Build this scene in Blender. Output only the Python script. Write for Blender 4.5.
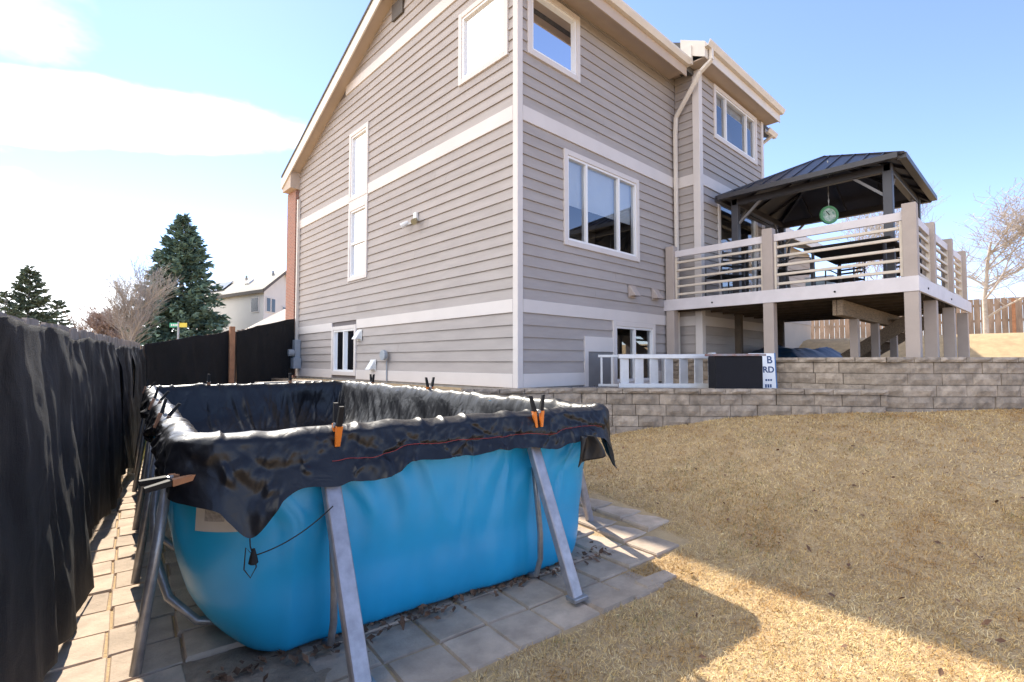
import bpy, math, random
import numpy as np
from mathutils import Matrix, Vector
random.seed(7); rng = np.random.default_rng(7)
R_ = math.radians
for o in list(bpy.data.objects): bpy.data.objects.remove(o)
SC = bpy.context.scene; COL = SC.collection

# ---------------------------------------------------------------- camera
EZ = 1.40; FPX = 504.0; YAW = R_(46.94); PITCH = R_(2.33)
cam_d = bpy.data.cameras.new('camera'); cam = bpy.data.objects.new('camera', cam_d); COL.objects.link(cam)
cam_d.sensor_width = 36; cam_d.lens = 36 * FPX / 1024; cam_d.clip_start = .05; cam_d.clip_end = 2000
cam.location = (0, 0, EZ); cam.rotation_euler = (math.pi / 2 + PITCH, 0, YAW - math.pi / 2)
SC.camera = cam

# ---------------------------------------------------------------- world, sun, exposure
SUNV = Vector((.15, 1.05, 1.0)).normalized()
SUN_EL = math.asin(SUNV.z); SUN_AZ = math.atan2(SUNV.x, SUNV.y)
W = bpy.data.worlds.new('World'); SC.world = W; W.use_nodes = True
nt = W.node_tree; nt.nodes.clear()
def N(t, **k):
    n = nt.nodes.new(t)
    for a, b in k.items(): setattr(n, a, b)
    return n
def math_node(op, a, b=None, clamp=False):
    n = N('ShaderNodeMath', operation=op, use_clamp=clamp)
    for i, v in enumerate((a, b)):
        if v is None: continue
        if isinstance(v, (int, float)): n.inputs[i].default_value = v
        else: nt.links.new(v, n.inputs[i])
    return n.outputs[0]
sky = N('ShaderNodeTexSky', sky_type='NISHITA', sun_disc=False)
sky.sun_elevation = SUN_EL; sky.sun_rotation = SUN_AZ
sky.altitude = 2400; sky.air_density = 1.0; sky.dust_density = .22; sky.ozone_density = 2.8
tc = N('ShaderNodeTexCoord'); sep = N('ShaderNodeSeparateXYZ'); nt.links.new(tc.outputs['Generated'], sep.inputs[0])
dz = math_node('MAXIMUM', sep.outputs[2], 0.0)
den = math_node('ADD', dz, .22)
cx = math_node('DIVIDE', sep.outputs[0], den); cy = math_node('DIVIDE', sep.outputs[1], den)
cmb = N('ShaderNodeCombineXYZ'); nt.links.new(cx, cmb.inputs[0]); nt.links.new(cy, cmb.inputs[1])
cmb.inputs[2].default_value = 3.7
cn = N('ShaderNodeTexNoise'); cn.inputs['Scale'].default_value = .9; cn.inputs['Detail'].default_value = 7; cn.inputs['Roughness'].default_value = .52
nt.links.new(cmb.outputs[0], cn.inputs['Vector'])
# scattered cloud everywhere, extra cloud added west of the view to brighten the gable wall, plus the long cloud and the low haze the place shows
fill_bank = N('ShaderNodeVectorMath', operation='DOT_PRODUCT'); nt.links.new(tc.outputs['Generated'], fill_bank.inputs[0])
fill_bank.inputs[1].default_value = Vector((-.86, .38, .34)).normalized()
b2 = N('ShaderNodeMapRange', interpolation_type='SMOOTHSTEP'); nt.links.new(fill_bank.outputs['Value'], b2.inputs[0])
b2.inputs[1].default_value = .25; b2.inputs[2].default_value = .85; b2.inputs[3].default_value = -.16; b2.inputs[4].default_value = .14
cr0 = N('ShaderNodeMapRange', interpolation_type='SMOOTHSTEP'); nt.links.new(math_node('ADD', cn.outputs[0], b2.outputs[0]), cr0.inputs[0])
cr0.inputs[1].default_value = .50; cr0.inputs[2].default_value = .64; cr0.inputs[3].default_value = 0; cr0.inputs[4].default_value = .9
cn2 = N('ShaderNodeTexNoise'); cn2.inputs['Scale'].default_value = 2.6; cn2.inputs['Detail'].default_value = 8; cn2.inputs['Roughness'].default_value = .55
nt.links.new(cmb.outputs[0], cn2.inputs['Vector']); nz_ = math_node('SUBTRACT', cn2.outputs[0], .5)
def ellipse(x0, y0, ang, ra, rb):
    c, q = math.cos(ang), math.sin(ang); X = math_node('SUBTRACT', cx, x0); Y = math_node('SUBTRACT', cy, y0)
    A = math_node('DIVIDE', math_node('ADD', math_node('MULTIPLY', X, c), math_node('MULTIPLY', Y, q)), ra)
    B = math_node('DIVIDE', math_node('SUBTRACT', math_node('MULTIPLY', Y, c), math_node('MULTIPLY', X, q)), rb)
    return math_node('SUBTRACT', 1.0, math_node('SQRT', math_node('ADD', math_node('MULTIPLY', A, A), math_node('MULTIPLY', B, B))))
e1 = ellipse(-.02, 1.68, math.radians(-25), .62, .165); e3 = ellipse(-.22, 1.22, math.radians(-30), .38, .13)
lowb = math_node('MULTIPLY', math_node('ADD', math_node('MULTIPLY', math_node('SUBTRACT', cx, .03), -.81), math_node('MULTIPLY', math_node('SUBTRACT', cy, 2.25), .58)), .9)
ee = math_node('MAXIMUM', math_node('MAXIMUM', e1, e3), lowb)
ce = N('ShaderNodeMapRange', interpolation_type='SMOOTHSTEP'); nt.links.new(math_node('ADD', ee, math_node('MULTIPLY', nz_, .9)), ce.inputs[0])
ce.inputs[1].default_value = -.06; ce.inputs[2].default_value = .30; ce.inputs[3].default_value = 0; ce.inputs[4].default_value = .95
cfac = math_node('MAXIMUM', cr0.outputs[0], ce.outputs[0])
mx = N('ShaderNodeMix', data_type='RGBA'); nt.links.new(cfac, mx.inputs[0]); tn = N('ShaderNodeMix', data_type='RGBA', blend_type='MULTIPLY'); tn.inputs[0].default_value = 1; tn.inputs[7].default_value = (1.06, .95, .98, 1); nt.links.new(sky.outputs[0], tn.inputs[6]); nt.links.new(tn.outputs[2], mx.inputs[6])
mx.inputs[7].default_value = (8.2, 8.3, 8.5, 1)
bg = N('ShaderNodeBackground'); bg.inputs[1].default_value = .15; nt.links.new(mx.outputs[2], bg.inputs[0])
out = N('ShaderNodeOutputWorld'); nt.links.new(bg.outputs[0], out.inputs[0])

sun_d = bpy.data.lights.new('sun', 'SUN'); sun_d.energy = 3.6; sun_d.angle = R_(.6); sun_d.color = (1, .92, .79)
sun = bpy.data.objects.new('sun', sun_d); COL.objects.link(sun); sun.location = (0, 0, 30)
sun.rotation_euler = (-SUNV).to_track_quat('-Z', 'Y').to_euler()
SC.view_settings.view_transform = 'Standard'; SC.view_settings.look = 'None'
SC.view_settings.gamma = 1; SC.view_settings.exposure = 1.34; SC.view_settings.use_curve_mapping = False

# ---------------------------------------------------------------- pixel -> direction
F2 = np.array([math.cos(YAW), math.sin(YAW), 0]); RT = np.array([math.sin(YAW), -math.cos(YAW), 0])
FW = np.array([F2[0] * math.cos(PITCH), F2[1] * math.cos(PITCH), math.sin(PITCH)])
UP = np.array([-F2[0] * math.sin(PITCH), -F2[1] * math.sin(PITCH), math.cos(PITCH)])
CAM = np.array([0, 0, EZ])
def ray(x, y): return FW + RT * (x - 512) / FPX + UP * (341 - y) / FPX
def at(x, y, d): return CAM + ray(x, y) * d
def onX(x, y, X): r = ray(x, y); return CAM + r * (X / r[0])
def onY(x, y, Y): r = ray(x, y); return CAM + r * (Y / r[1])
def onZ(x, y, Z): r = ray(x, y); return CAM + r * ((Z - EZ) / r[2])

# ---------------------------------------------------------------- noise
_T = rng.random((256, 256))
def vnoise(x, y):
    x = np.asarray(x, float); y = np.asarray(y, float)
    xi = np.floor(x).astype(int); yi = np.floor(y).astype(int); fx = x - xi; fy = y - yi
    fx = fx * fx * (3 - 2 * fx); fy = fy * fy * (3 - 2 * fy)
    g = lambda i, j: _T[i % 256, j % 256]
    return ((g(xi, yi) * (1 - fx) + g(xi + 1, yi) * fx) * (1 - fy) + (g(xi, yi + 1) * (1 - fx) + g(xi + 1, yi + 1) * fx) * fy) * 2 - 1
def fbm(x, y, o=3):
    s = 0; a = 1; t = 0
    for i in range(o):
        s = s + a * vnoise(np.asarray(x) * 2 ** i + 17.3 * i, np.asarray(y) * 2 ** i + 9.1 * i); t += a; a *= .5
    return s / t
def ridge(x, y): return 1 - 2 * np.abs(vnoise(x, y))
def sstep(a, b, x):
    t = np.clip((np.asarray(x, float) - a) / (b - a), 0, 1); return t * t * (3 - 2 * t)

# ---------------------------------------------------------------- materials
MATS = {}
def mat(name, col, rough=.7, var=.0, vscale=4, col2=None, bump=0, bscale=30, metal=0, rand=0, spec=.5, stretch=None, sheen=0, island=0, detail=5):
    """procedural material: base colour with noise towards col2 (or +-var), fine relief, per-object variation"""
    if name in MATS: return MATS[name]
    m = bpy.data.materials.new(name); m.use_nodes = True; MATS[name] = m
    t = m.node_tree; p = t.nodes['Principled BSDF']
    p.inputs['Roughness'].default_value = rough; p.inputs['Metallic'].default_value = metal
    p.inputs['Specular IOR Level'].default_value = spec
    if sheen:
        p.inputs['Sheen Weight'].default_value = sheen; p.inputs['Sheen Roughness'].default_value = .4
    g = t.nodes.new('ShaderNodeNewGeometry'); vec = g.outputs['Position']
    if stretch:
        mp = t.nodes.new('ShaderNodeMapping'); mp.inputs['Scale'].default_value = stretch
        t.links.new(vec, mp.inputs[0]); vec = mp.outputs[0]
    def nz(scale, det=detail):
        n = t.nodes.new('ShaderNodeTexNoise'); n.inputs['Scale'].default_value = scale; n.inputs['Detail'].default_value = det
        n.inputs['Roughness'].default_value = .6; t.links.new(vec, n.inputs['Vector']); return n
    c = (*col, 1)
    if col2 is None: col2 = tuple(max(0, x * (1 - var)) for x in col)
    cs = None
    if var or col2:
        n = nz(vscale); r = t.nodes.new('ShaderNodeMapRange'); r.inputs[1].default_value = .35; r.inputs[2].default_value = .65
        t.links.new(n.outputs[0], r.inputs[0])
        mxn = t.nodes.new('ShaderNodeMix'); mxn.data_type = 'RGBA'
        mxn.inputs[6].default_value = c; mxn.inputs[7].default_value = (*col2, 1); t.links.new(r.outputs[0], mxn.inputs[0]); cs = mxn.outputs[2]
    if rand or island:
        src = t.nodes.new('ShaderNodeObjectInfo').outputs['Random'] if rand else g.outputs['Random Per Island']
        k = rand or island
        r = t.nodes.new('ShaderNodeMapRange'); r.inputs[3].default_value = 1 - k; r.inputs[4].default_value = 1 + k; t.links.new(src, r.inputs[0])
        hs = t.nodes.new('ShaderNodeHueSaturation'); t.links.new(r.outputs[0], hs.inputs['Value'])
        if cs is not None: t.links.new(cs, hs.inputs['Color'])
        else: hs.inputs['Color'].default_value = c
        cs = hs.outputs[0]
    if cs is not None: t.links.new(cs, p.inputs['Base Color'])
    else: p.inputs['Base Color'].default_value = c
    if bump:
        n = nz(bscale, 6); b = t.nodes.new('ShaderNodeBump'); b.inputs['Strength'].default_value = bump; b.inputs['Distance'].default_value = .02
        t.links.new(n.outputs[0], b.inputs['Height']); t.links.new(b.outputs[0], p.inputs['Normal'])
    return m
def glass_mat():
    m = bpy.data.materials.new('window_glass'); m.use_nodes = True; t = m.node_tree; t.nodes.clear()
    fr = t.nodes.new('ShaderNodeFresnel'); fr.inputs[0].default_value = 1.75
    tr = t.nodes.new('ShaderNodeBsdfTransparent'); tr.inputs[0].default_value = (.82, .86, .88, 1)
    gl = t.nodes.new('ShaderNodeBsdfGlossy'); gl.inputs['Roughness'].default_value = .015; gl.inputs[0].default_value = (.95, .97, 1, 1)
    ad = t.nodes.new('ShaderNodeMath'); ad.operation = 'ADD'; ad.use_clamp = True; ad.inputs[1].default_value = .12; t.links.new(fr.outputs[0], ad.inputs[0])
    n = t.nodes.new('ShaderNodeTexNoise'); n.inputs['Scale'].default_value = 1.3
    b = t.nodes.new('ShaderNodeBump'); b.inputs['Strength'].default_value = .02; t.links.new(n.outputs[0], b.inputs['Height']); t.links.new(b.outputs[0], gl.inputs['Normal'])
    mx = t.nodes.new('ShaderNodeMixShader'); t.links.new(ad.outputs[0], mx.inputs[0]); t.links.new(tr.outputs[0], mx.inputs[1]); t.links.new(gl.outputs[0], mx.inputs[2])
    o = t.nodes.new('ShaderNodeOutputMaterial'); t.links.new(mx.outputs[0], o.inputs[0]); return m
def brick_mat(name, c1, c2, mortar, scale):
    m = bpy.data.materials.new(name); m.use_nodes = True; t = m.node_tree; p = t.nodes['Principled BSDF']; p.inputs['Roughness'].default_value = .85
    g = t.nodes.new('ShaderNodeNewGeometry'); s = t.nodes.new('ShaderNodeSeparateXYZ'); t.links.new(g.outputs['Position'], s.inputs[0])
    a = t.nodes.new('ShaderNodeMath'); a.operation = 'ADD'; t.links.new(s.outputs[0], a.inputs[0]); t.links.new(s.outputs[1], a.inputs[1])
    c = t.nodes.new('ShaderNodeCombineXYZ'); t.links.new(a.outputs[0], c.inputs[0]); t.links.new(s.outputs[2], c.inputs[1])
    b = t.nodes.new('ShaderNodeTexBrick'); b.inputs['Scale'].default_value = scale; b.inputs['Color1'].default_value = (*c1, 1); b.inputs['Color2'].default_value = (*c2, 1)
    b.inputs['Mortar'].default_value = (*mortar, 1); b.inputs['Mortar Size'].default_value = .015; b.inputs['Row Height'].default_value = .18; t.links.new(c.outputs[0], b.inputs[0])
    t.links.new(b.outputs[0], p.inputs['Base Color'])
    bp = t.nodes.new('ShaderNodeBump'); bp.inputs['Strength'].default_value = .6; bp.inputs['Distance'].default_value = .01; bp.invert = True
    t.links.new(b.outputs['Fac'], bp.inputs['Height']); t.links.new(bp.outputs[0], p.inputs['Normal']); return m

M_side = mat('siding_paint', (.405, .360, .338), .75, .12, 1.5, bump=.25, bscale=60, rand=.035, stretch=(1, 1, 6))
M_trim = mat('trim_paint', (.66, .605, .575), .6, .06, 2, bump=.1, bscale=80)
M_cream = mat('soffit_paint', (.50, .40, .32), .65, .08, 2)
M_gutter = mat('gutter_paint', (.72, .65, .57), .45, .08, 3)
M_core = mat('wall_sheathing', (.16, .14, .14), .9)
M_shingle = mat('roof_shingle', (.13, .12, .11), .95, .3, 12, bump=.5, bscale=40)
M_vinyl = mat('window_vinyl', (.78, .77, .77), .4)
M_glass = glass_mat()
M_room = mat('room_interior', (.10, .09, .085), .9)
M_blind = mat('window_blind', (.80, .81, .84), .8, .05, 3)
M_brick = brick_mat('house_brick', (.36, .15, .10), (.28, .12, .085), (.42, .37, .33), 4.5)
M_found = mat('foundation_concrete', (.34, .32, .30), .9, .25, 6, bump=.3)
M_deckpost = mat('deck_post_paint', (.42, .35, .31), .7, .1, 3, bump=.15, bscale=50)
M_deckwhite = mat('deck_fascia_paint', (.66, .61, .62), .55, .1, 4, bump=.08, bscale=30)
M_rail = mat('deck_rail_paint', (.64, .555, .46), .5, .12, 6)
M_wood = mat('weathered_beam_wood', (.30, .22, .15), .85, .45, 9, bump=.4, bscale=30, stretch=(1, 6, 6))
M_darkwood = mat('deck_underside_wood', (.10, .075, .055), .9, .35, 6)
M_deckb = mat('deck_board', (.25, .20, .16), .8, .3, 8, rand=.1)
M_gaz = mat('gazebo_metal', (.038, .035, .042), .42, .2, 5, spec=.5)
M_gazpost = mat('gazebo_post_metal', (.05, .05, .062), .45, .1, 5)
M_gazbrace = mat('gazebo_brace_metal', (.16, .15, .155), .4)
M_block = mat('retaining_block', (.41, .335, .265), .92, .45, 9, bump=.7, bscale=45, rand=.16)
M_paver = mat('concrete_paver', (.56, .435, .325), .9, .30, 6, bump=.35, bscale=70, rand=.13)
M_steel = mat('galvanised_leg', (.46, .44, .46), .38, .3, 14, metal=.55)
M_pipe = mat('steel_pipe', (.36, .36, .37), .36, .3, 20, metal=.5)
M_blue = mat('pool_vinyl', (.016, .37, .66), .36, .12, 2.2, bump=.06, bscale=8, spec=.5)
M_tarp = mat('black_tarp', (.011, .0115, .0145), .40, .25, 6, bump=.06, bscale=70, spec=.45)
M_cloth = mat('shade_cloth_weave', (.012, .012, .014), .7, .3, 3, bump=.5, bscale=160, spec=.25, sheen=.06)
M_orange = mat('orange_plastic', (.75, .20, .02), .4)
M_orangeb = mat('faded_brown_plastic', (.42, .19, .09), .5, .2, 20)
M_blackp = mat('black_plastic', (.014, .013, .013), .68, spec=.3)
M_label = mat('label_sticker', (.55, .52, .48), .6, .12, 12)
M_red = mat('red_cord', (.32, .04, .035), .7)
M_cord = mat('black_cord', (.012, .012, .013), .7)
M_alum = mat('aluminium', (.62, .62, .64), .38, .1, 9, metal=.35)
M_fencew = mat('fence_picket_wood', (.34, .25, .19), .9, .35, 10, rand=.15, stretch=(1, 1, .25), bump=.25)
M_oldw = mat('old_fence_wood', (.40, .34, .29), .9, .35, 12, rand=.12, stretch=(1, 1, .25))
M_postw = mat('cedar_post', (.40, .19, .10), .85, .3, 10)
M_grey = mat('utility_grey', (.33, .36, .40), .45, .1, 10)
M_white = mat('white_plastic', (.75, .74, .72), .45)
M_dirt = mat('bare_dirt', (.40, .30, .21), .95, .40, 8, bump=.8, bscale=35)
M_darkbox = mat('dark_bin_plastic', (.010, .010, .014), .6, .2, 8, spec=.2)
M_bark = mat('grey_bark', (.42, .37, .32), .9, .35, 14, bump=.3)
M_barkr = mat('red_twig_bark', (.38, .28, .23), .9, .3, 14)
M_needle = mat('conifer_needles', (.15, .235, .165), .75, .5, 3, island=.35)
M_needle2 = mat('pine_needles', (.16, .20, .115), .75, .5, 3, island=.3)
M_tarpb = mat('blue_tarp', (.015, .055, .12), .45, .3, 5, bump=.3, bscale=12)
M_leaf = mat('dry_leaf', (.20, .10, .05), .8, .4, 30, island=.4)
M_stone = mat('gravel_stone', (.15, .15, .165), .85, .3, 20, island=.5)
M_nwhite = mat('neighbour_siding', (.60, .58, .56), .7, .05, 1)
M_nroof = mat('neighbour_roof', (.36, .33, .29), .9, .15, 2)
M_ntrim = mat('neighbour_dark_trim', (.09, .075, .065), .7)
M_ntan = mat('neighbour_tan', (.52, .43, .34), .8, .1, 1)
M_solar = mat('solar_panel_glass', (.02, .03, .055), .2)

def crinkle(m, scale, strength, dist=.03, ntype='RIDGED_MULTIFRACTAL'):
    t = m.node_tree; p = t.nodes['Principled BSDF']; g = t.nodes.new('ShaderNodeNewGeometry'); prev = p.inputs['Normal'].links[0].from_socket if p.inputs['Normal'].links else None
    w = t.nodes.new('ShaderNodeTexNoise'); w.inputs['Scale'].default_value = scale * .6; t.links.new(g.outputs['Position'], w.inputs['Vector'])
    a = t.nodes.new('ShaderNodeVectorMath'); a.operation = 'MULTIPLY_ADD'; a.inputs[1].default_value = (.3, .3, .3); t.links.new(w.outputs['Color'], a.inputs[0]); mp = t.nodes.new('ShaderNodeMapping'); mp.inputs['Rotation'].default_value = (.35, .3, 0); mp.inputs['Scale'].default_value = (1, 1, .42); t.links.new(g.outputs['Position'], mp.inputs[0]); t.links.new(mp.outputs[0], a.inputs[2])
    for k, (sc, st) in enumerate(((scale, strength), (scale * 2.7, strength * .55))):
        v = t.nodes.new('ShaderNodeTexVoronoi'); v.feature = 'DISTANCE_TO_EDGE'; v.inputs['Scale'].default_value = sc; t.links.new(a.outputs[0], v.inputs['Vector'])
        r = t.nodes.new('ShaderNodeMapRange'); r.interpolation_type = 'SMOOTHSTEP'; r.inputs[2].default_value = .22; t.links.new(v.outputs['Distance'], r.inputs[0])
        b = t.nodes.new('ShaderNodeBump'); b.inputs['Strength'].default_value = st; b.inputs['Distance'].default_value = dist / (1 + k); t.links.new(r.outputs[0], b.inputs['Height'])
        if prev is not None: t.links.new(prev, b.inputs['Normal'])
        prev = b.outputs[0]
    t.links.new(prev, p.inputs['Normal'])
crinkle(M_tarp, 5.0, .13); crinkle(M_cloth, 5, .12)
# ---------------------------------------------------------------- mesh helpers
WM = {}
class MB:
    def __init__(s): s.v = []; s.f = []
    def poly(s, pts): 
        n = len(s.v); s.v += [tuple(p) for p in pts]; s.f.append(tuple(range(n, n + len(pts)))); return s
    def hexa(s, p):   # 8 points: bottom ring 0-3 (ccw), top ring 4-7
        n = len(s.v); s.v += [tuple(q) for q in p]
        for f in ((3, 2, 1, 0), (4, 5, 6, 7), (0, 1, 5, 4), (1, 2, 6, 5), (2, 3, 7, 6), (3, 0, 4, 7)): s.f.append(tuple(n + i for i in f))
        return s
    def box(s, x0, x1, y0, y1, z0, z1):
        return s.hexa([(x0, y0, z0), (x1, y0, z0), (x1, y1, z0), (x0, y1, z0), (x0, y0, z1), (x1, y0, z1), (x1, y1, z1), (x0, y1, z1)])
    def obox(s, c, ax, ay, az, hx, hy, hz):
        c = np.array(c, float); ax, ay, az = [np.array(k, float) for k in (ax, ay, az)]
        P = lambda i, j, k: c + ax * hx * i + ay * hy * j + az * hz * k
        return s.hexa([P(-1, -1, -1), P(1, -1, -1), P(1, 1, -1), P(-1, 1, -1), P(-1, -1, 1), P(1, -1, 1), P(1, 1, 1), P(-1, 1, 1)])
    def bar(s, a, b, w, h, up=(0, 0, 1)):   # rectangular bar from a to b
        a = np.array(a, float); b = np.array(b, float); d = b - a; L = np.linalg.norm(d); d /= L
        up = np.array(up, float)
        if abs(d @ up) > .97: up = np.array((1., 0, 0))
        sd = np.cross(d, up); sd /= np.linalg.norm(sd); u = np.cross(sd, d)
        return s.obox((a + b) / 2, d, sd, u, L / 2, w / 2, h / 2)
    def tube(s, pts, r, n=8, cap=True):
        pts = [np.array(p, float) for p in pts]; rs = r if hasattr(r, '__len__') else [r] * len(pts)
        base = len(s.v); pu = None
        for i, p in enumerate(pts):
            d = pts[min(i + 1, len(pts) - 1)] - pts[max(i - 1, 0)]; d = d / (np.linalg.norm(d) + 1e-9)
            if pu is None:
                pu = np.cross(d, (0, 0, 1.) if abs(d[2]) < .9 else (1., 0, 0))
            pu = pu - d * (pu @ d); pu /= np.linalg.norm(pu) + 1e-9; w = np.cross(d, pu)
            for k in range(n):
                a = 2 * math.pi * k / n; s.v.append(tuple(p + (pu * math.cos(a) + w * math.sin(a)) * rs[i]))
        for i in range(len(pts) - 1):
            for k in range(n):
                a = base + i * n + k; b = base + i * n + (k + 1) % n; s.f.append((a, b, b + n, a + n))
        if cap:
            s.f.append(tuple(base + k for k in range(n))[::-1]); s.f.append(tuple(base + (len(pts) - 1) * n + k for k in range(n)))
        return s
    def lathe(s, c, prof, n=16, axis=2):
        base = len(s.v)
        for r, h in prof:
            for k in range(n):
                a = 2 * math.pi * k / n; q = [r * math.cos(a), r * math.sin(a), h]
                if axis == 0: q = [q[2], q[0], q[1]]
                if axis == 1: q = [q[0], q[2], q[1]]
                s.v.append((c[0] + q[0], c[1] + q[1], c[2] + q[2]))
        for i in range(len(prof) - 1):
            for k in range(n):
                a = base + i * n + k; b = base + i * n + (k + 1) % n; s.f.append((a, b, b + n, a + n))
        s.f.append(tuple(base + k for k in range(n))[::-1]); s.f.append(tuple(base + (len(prof) - 1) * n + k for k in range(n)))
        return s
    def prism(s, poly, axis, a0, a1):   # poly of 2D points extruded along axis (0: x with (y,z); 1: y with (x,z); 2: z with (x,y))
        def P(p, a): return (a, p[0], p[1]) if axis == 0 else ((p[0], a, p[1]) if axis == 1 else (p[0], p[1], a))
        n = len(s.v); k = len(poly); s.v += [P(p, a0) for p in poly] + [P(p, a1) for p in poly]
        s.f.append(tuple(range(n, n + k))); s.f.append(tuple(range(n + k, n + 2 * k))[::-1])
        for i in range(k): s.f.append((n + i, n + k + i, n + k + (i + 1) % k, n + (i + 1) % k))
        return s
    def mesh(s, name, m, smooth=False):
        me = bpy.data.meshes.new(name); me.from_pydata(s.v, [], s.f); me.materials.append(m)
        if smooth: me.polygons.foreach_set('use_smooth', [True] * len(me.polygons))
        return me
    def build(s, name, m, parent=None, smooth=False, recalc=True):
        me = s.mesh(name, m, smooth)
        if recalc:
            import bmesh
            bm = bmesh.new(); bm.from_mesh(me); bmesh.ops.recalc_face_normals(bm, faces=bm.faces); bm.to_mesh(me); bm.free()
        return link(name, me, parent)
def link(name, me, parent=None, mw=None):
    o = bpy.data.objects.new(name, me); COL.objects.link(o); mw = mw or Matrix()
    if parent is not None:
        o.parent = parent; o.matrix_parent_inverse = WM[parent.name].inverted()
    o.matrix_basis = mw; WM[o.name] = mw.copy(); return o
def tag(o, label, cat, group=None):
    o['label'] = label; o['category'] = cat
    if group: o['group'] = group
    return o
def thing(name, label, cat, loc=(0, 0, 0), group=None):
    o = bpy.data.objects.new(name, None); COL.objects.link(o); o.empty_display_size = .1
    o.location = loc; WM[o.name] = Matrix.Translation(loc); return tag(o, label, cat, group)
def kind(o, k): o['kind'] = k; return o
def grid_mesh(name, P, m, closed_u=False, smooth=True):
    """P: (nu, nv, 3) array -> mesh"""
    nu, nv = P.shape[:2]; me = bpy.data.meshes.new(name)
    iu = np.arange(nu if closed_u else nu - 1); jv = np.arange(nv - 1)
    I, J = np.meshgrid(iu, jv, indexing='ij'); I2 = (I + 1) % nu
    f = np.stack([I * nv + J, I2 * nv + J, I2 * nv + J + 1, I * nv + J + 1], -1).reshape(-1, 4)
    raw_mesh(me, P.reshape(-1, 3), f, smooth); me.materials.append(m); return me
def raw_mesh(me, v, f, smooth=False):
    v = np.asarray(v, np.float32); f = np.asarray(f, np.int32); k = f.shape[1]
    me.vertices.add(len(v)); me.vertices.foreach_set('co', v.ravel())
    me.loops.add(f.size); me.loops.foreach_set('vertex_index', f.ravel())
    me.polygons.add(len(f)); me.polygons.foreach_set('loop_start', np.arange(0, f.size, k, dtype=np.int32))
    me.polygons.foreach_set('use_smooth', np.full(len(f), smooth)); me.update(calc_edges=True); me.validate()
def bevel(o, w=.006, seg=2):
    b = o.modifiers.new('bevel', 'BEVEL'); b.width = w; b.segments = seg; b.limit_method = 'ANGLE'; return o
def solid(o, t):
    s = o.modifiers.new('solidify', 'SOLIDIFY'); s.thickness = t; s.offset = 0; return o

# ================================================================= SETTING: terrain
LW = [(4.1, 5.35), (5.42, 4.52), (6.45, 3.22), (7.12, 2.66), (7.52, 2.03), (8.02, 1.46), (9.4, .22), (11.2, -1.45), (15, -5)]   # lower retaining wall line
UW = [(8.6, 4.95), (8.0, 2.86), (8.12, 1.55)]                                                             # upper wall, running into the lower one
def inside(px, py, poly):
    r = np.zeros(px.shape, bool); n = len(poly)
    for i in range(n):
        (x1, y1), (x2, y2) = poly[i], poly[(i + 1) % n]
        c = ((y1 > py) != (y2 > py)) & (px < (x2 - x1) * (py - y1) / (y2 - y1 + 1e-12) + x1); r ^= c
    return r
T1 = [(4.22, 30), (4.22, 5.45)] + [(x + .12, y + .12) for x, y in LW[1:]] + [(40, -5), (40, 30)]
T2 = [(8.75, 30), (8.75, 5.0), (8.12, 2.95), (8.22, 1.65)] + [(x + .12, y + .12) for x, y in LW[6:]] + [(40, -5), (40, 30)]
def wall_base(v): return np.interp(v, [-3, .4, 1.3, 2.3, 4, 6, 12], [.3, .33, .50, .65, .77, .80, .82])
def zg(x, y):
    x = np.asarray(x, float); y = np.asarray(y, float)
    u = .737 * x + .676 * y; v = .676 * x - .737 * y
    lawn = wall_base(v) * sstep(3.2, 7.2, u + .15 * np.sin(v)) * sstep(-2.5, 1.2, v + .4 * x - 1.0)
    lawn = np.where(u > 3.4, lawn, lawn) + .012 * fbm(x * 1.7, y * 1.7) * sstep(3.6, 4.6, x)
    lawn = np.where((x < 4.2) & (y > 5), np.minimum(lawn, .15 * sstep(3.6, 4.2, x)), lawn)
    z = lawn
    z = np.where(inside(x, y, T1), 1.0, z)
    up = 1.42 + .72 * sstep(16.2, 18.2, x + .3 * np.sin(y)) + .05 * sstep(18, 30, x)
    z = np.where(inside(x, y, T2), up, z)
    z = np.where((y > 12.2) & (x < 4.3), .9 * sstep(1.0, 4.2, x), z)
    far = sstep(18, 60, np.hypot(x - 5, y - 5)); z = z * (1 - far) + far * (.8 + 1.3 * sstep(10, 40, x))
    return z - .012
def lines(a, b, n): return list(np.linspace(a, b, n))
gx = sorted(set([round(k, 3) for k in lines(-400, -20, 12) + lines(-20, -2, 14) + lines(-2, 12, 141) + lines(12, 30, 40) + lines(30, 400, 16)]))
gy = sorted(set([round(k, 3) for k in lines(-400, -20, 12) + lines(-20, -3, 14) + lines(-3, 9, 121) + lines(9, 30, 50) + lines(30, 400, 16)]))
GXm, GYm = np.meshgrid(gx, gy, indexing='ij')
M_soil = mat('lawn_soil', (.52, .37, .20), .95, .4, 5, col2=(.40, .28, .15), bump=.7, bscale=60)
ground = link('ground', grid_mesh('ground', np.stack([GXm, GYm, zg(GXm, GYm)], -1), M_soil)); kind(ground, 'structure')

# ---------------------------------------------------------------- pool frame of reference
PU = np.array([math.cos(R_(6)), -math.sin(R_(6)), 0]); PV = np.array([math.sin(R_(6)), math.cos(R_(6)), 0])
PC = np.array([2.06, 5.188, 0]); PA, PB = 1.305, 2.80
def uv(x, y): return x * PU[0] + y * PU[1], x * PV[0] + y * PV[1]
def xy(u, v): return PU * u + PV * v

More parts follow.
